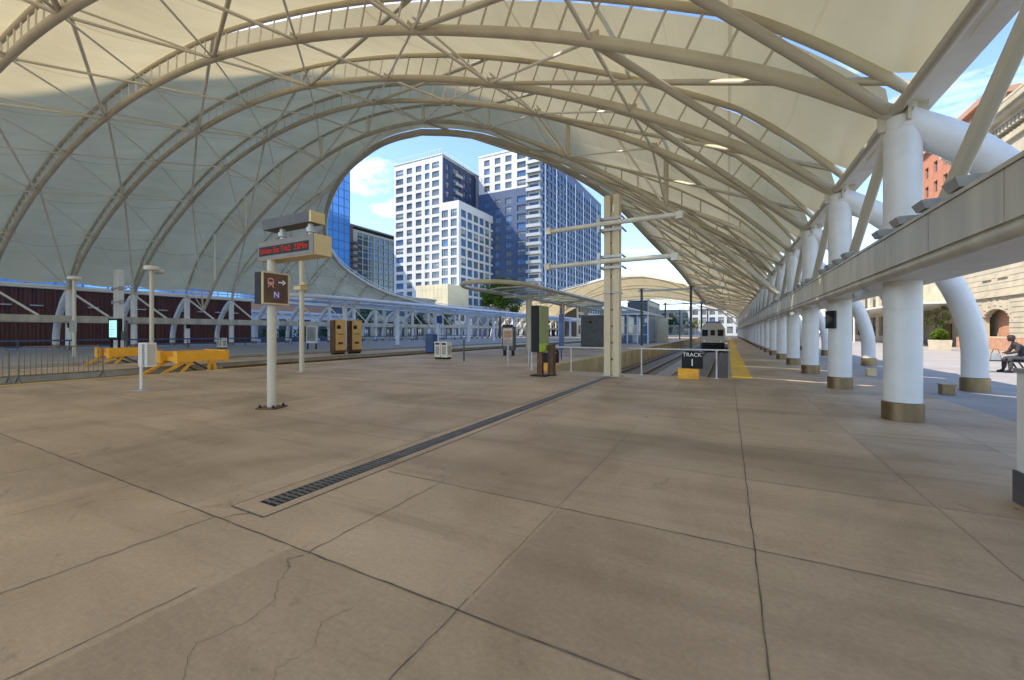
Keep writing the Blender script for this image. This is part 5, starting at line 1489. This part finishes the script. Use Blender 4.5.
# local frame of the person: origin on the ground below the hips, faces -X (to the left in the photo), leaning forward
px, py = 10.2, 23.4
t = thing('person', (px, py, 0), 'person in dark clothes sitting on the bench, leaning forward over their hands', 'person')
V = [(0, 0, .58), (-.02, 0, .75), (-.10, 0, .93), (-.20, 0, 1.08), (-.29, 0, 1.17), (-.33, 0, 1.22),
     (-.04, .10, .57), (-.48, .15, .58), (-.50, .15, .12), (-.62, .16, .05),
     (-.04, -.10, .57), (-.46, -.15, .58), (-.44, -.15, .12), (-.56, -.16, .05),
     (-.22, .20, 1.06), (-.32, .25, .82), (-.55, .12, .74), (-.22, -.20, 1.06), (-.32, -.25, .82), (-.55, -.10, .74)]
Eg = [(0, 1), (1, 2), (2, 3), (3, 4), (4, 5), (0, 6), (6, 7), (7, 8), (8, 9), (0, 10), (10, 11), (11, 12), (12, 13), (3, 14), (14, 15), (15, 16), (3, 17), (17, 18), (18, 19)]
Rr = [.15, .145, .15, .14, .07, .06, .10, .075, .05, .045, .10, .075, .05, .045, .075, .055, .042, .075, .055, .042]
skin_obj('body', V, Eg, Rr, M['coat'], t)
HV = [(-.36, 0, 1.27), (-.385, 0, 1.33), (-.39, 0, 1.40), (-.385, 0, 1.45)]
skin_obj('head', HV, [(0, 1), (1, 2), (2, 3)], [.055, .082, .085, .05], M['skin'], t)
b = MB(); b.lathe((px - .355, py, 1.36), [(.07, -.13), (.10, -.06), (.112, 0), (.112, .05), (.09, .10), (.05, .125), (.01, .13)], 14); b.build('hair', M['hair'], t, True)
b = MB()
b.box((px - .475, py, 1.345), (.03, .022, .035))
for s in (-1, 1): b.box((px - .462, py + s * .03, 1.372), (.012, .018, .01)); b.box((px - .38, py + s * .088, 1.35), (.03, .012, .045))
b.build('face_features', M['skin'], t, True)
for s in (-1, 1):
    hv = [(-.56, s * .11, .735), (-.60, s * .10, .73), (-.645, s * .095, .72)]; he = [(0, 1), (1, 2)]; hr = [.03, .035, .028]
    for i in range(4):
        n = len(hv); yy = s * (.07 + .018 * i); hv += [(-.67, yy, .715), (-.70, yy, .70), (-.71 + .004 * i, yy, .675)]; he += [(2, n), (n, n + 1), (n + 1, n + 2)]; hr += [.010, .009, .008]
    n = len(hv); hv += [(-.61, s * .055, .735), (-.645, s * .045, .74)]; he += [(1, n), (n, n + 1)]; hr += [.012, .010]
    skin_obj('hand', hv, he, hr, M['skin'], t, 1)
skin_obj('trousers', [(0, 0, .575), (-.04, .10, .57), (-.47, .15, .58), (-.49, .15, .16), (-.04, -.10, .57), (-.45, -.15, .58), (-.43, -.15, .16)], [(0, 1), (1, 2), (2, 3), (0, 4), (4, 5), (5, 6)], [.155, .115, .09, .07, .115, .09, .07], M['trouser'], t)
for s in (-1, 1):
    b = MB(); c = (px - .56 if s > 0 else px - .50, py + s * .16, .05); b.box(c, (.28, .10, .09), taper=.75, bev=.03); b.build('shoe', M['dark'], t)
t = thing('shoulder_bag', (px - .62, py + .12, .5), 'dark bag standing on the bench in front of the person', 'bag')
b = MB(); b.box((px - .72, py + .15, .62), (.3, .2, .28), taper=.85, bev=.04); b.build('bag_body', M['galv'], t)
b = MB(); b.tube([(px - .84, py + .15, .74), (px - .78, py + .15, .92), (px - .66, py + .15, .92), (px - .60, py + .15, .74)], .012, 6); b.build('strap', M['dark'], t)

# ------------------------------------------------------------------ sky, sun, camera
SUN_AZ = math.atan2(-.80, -.60)      # direction to the sun in plan, measured from +Y towards +X
SUN_EL = R(48)
w = bpy.data.worlds.new('World'); scene.world = w; w.use_nodes = True
nt = w.node_tree; nt.nodes.clear()
out = nt.nodes.new('ShaderNodeOutputWorld'); bg = nt.nodes.new('ShaderNodeBackground')
sky = nt.nodes.new('ShaderNodeTexSky'); sky.sky_type = 'NISHITA'; sky.sun_disc = False
sky.sun_elevation = SUN_EL; sky.sun_rotation = SUN_AZ; sky.altitude = 1600; sky.air_density = 1.0; sky.dust_density = 0.3; sky.ozone_density = 2.4
tc = nt.nodes.new('ShaderNodeTexCoord'); mp = nt.nodes.new('ShaderNodeMapping'); mp.inputs['Scale'].default_value = (1.0, 1.0, 3.2)
nt.links.new(tc.outputs['Generated'], mp.inputs['Vector'])
nz = nt.nodes.new('ShaderNodeTexNoise'); nz.inputs['Scale'].default_value = 2.6; nz.inputs['Detail'].default_value = 8; nz.inputs['Roughness'].default_value = .55; nz.inputs['Distortion'].default_value = .4
nt.links.new(mp.outputs[0], nz.inputs['Vector'])
rp = nt.nodes.new('ShaderNodeValToRGB'); rp.color_ramp.elements[0].position = .55; rp.color_ramp.elements[1].position = .85
rp.color_ramp.elements[0].color = (0, 0, 0, 1); rp.color_ramp.elements[1].color = (.75, .75, .75, 1)
nt.links.new(nz.outputs['Fac'], rp.inputs['Fac'])
mx = nt.nodes.new('ShaderNodeMixRGB'); mx.inputs['Color2'].default_value = (9.0, 9.2, 9.6, 1)
nt.links.new(rp.outputs[0], mx.inputs['Fac']); nt.links.new(sky.outputs[0], mx.inputs['Color1'])
nt.links.new(mx.outputs[0], bg.inputs['Color']); bg.inputs['Strength'].default_value = 0.14
nt.links.new(bg.outputs[0], out.inputs['Surface'])

sd = bpy.data.lights.new('sun', 'SUN'); sd.energy = 2.45; sd.angle = R(.53); sd.color = (1.0, .90, .75)
so = bpy.data.objects.new('sun', sd); COL.objects.link(so)
to_sun = Vector((math.sin(SUN_AZ) * math.cos(SUN_EL), math.cos(SUN_AZ) * math.cos(SUN_EL), math.sin(SUN_EL)))
so.rotation_mode = 'QUATERNION'; so.rotation_quaternion = to_sun.to_track_quat('Z', 'Y'); so.location = (0, 0, 60)

cd = bpy.data.cameras.new('camera'); cam = bpy.data.objects.new('camera', cd); COL.objects.link(cam)
cam.location = (0, 0, 1.6); cam.rotation_euler = (R(90), 0, math.atan(216 / 410))
cd.sensor_width = 36; cd.lens = 410 * 36 / 1024; cd.shift_y = -8 / 1024; cd.clip_end = 5000; cd.clip_start = .05
scene.camera = cam
vs = scene.view_settings; vs.view_transform = 'Standard'; vs.look = 'None'; vs.exposure = EXPOSURE; vs.gamma = 1; vs.use_curve_mapping = False
scene.cycles.max_bounces = 8; scene.cycles.diffuse_bounces = 6; scene.cycles.transmission_bounces = 4
for o in bpy.data.objects:
    if '_w' in o: del o['_w']
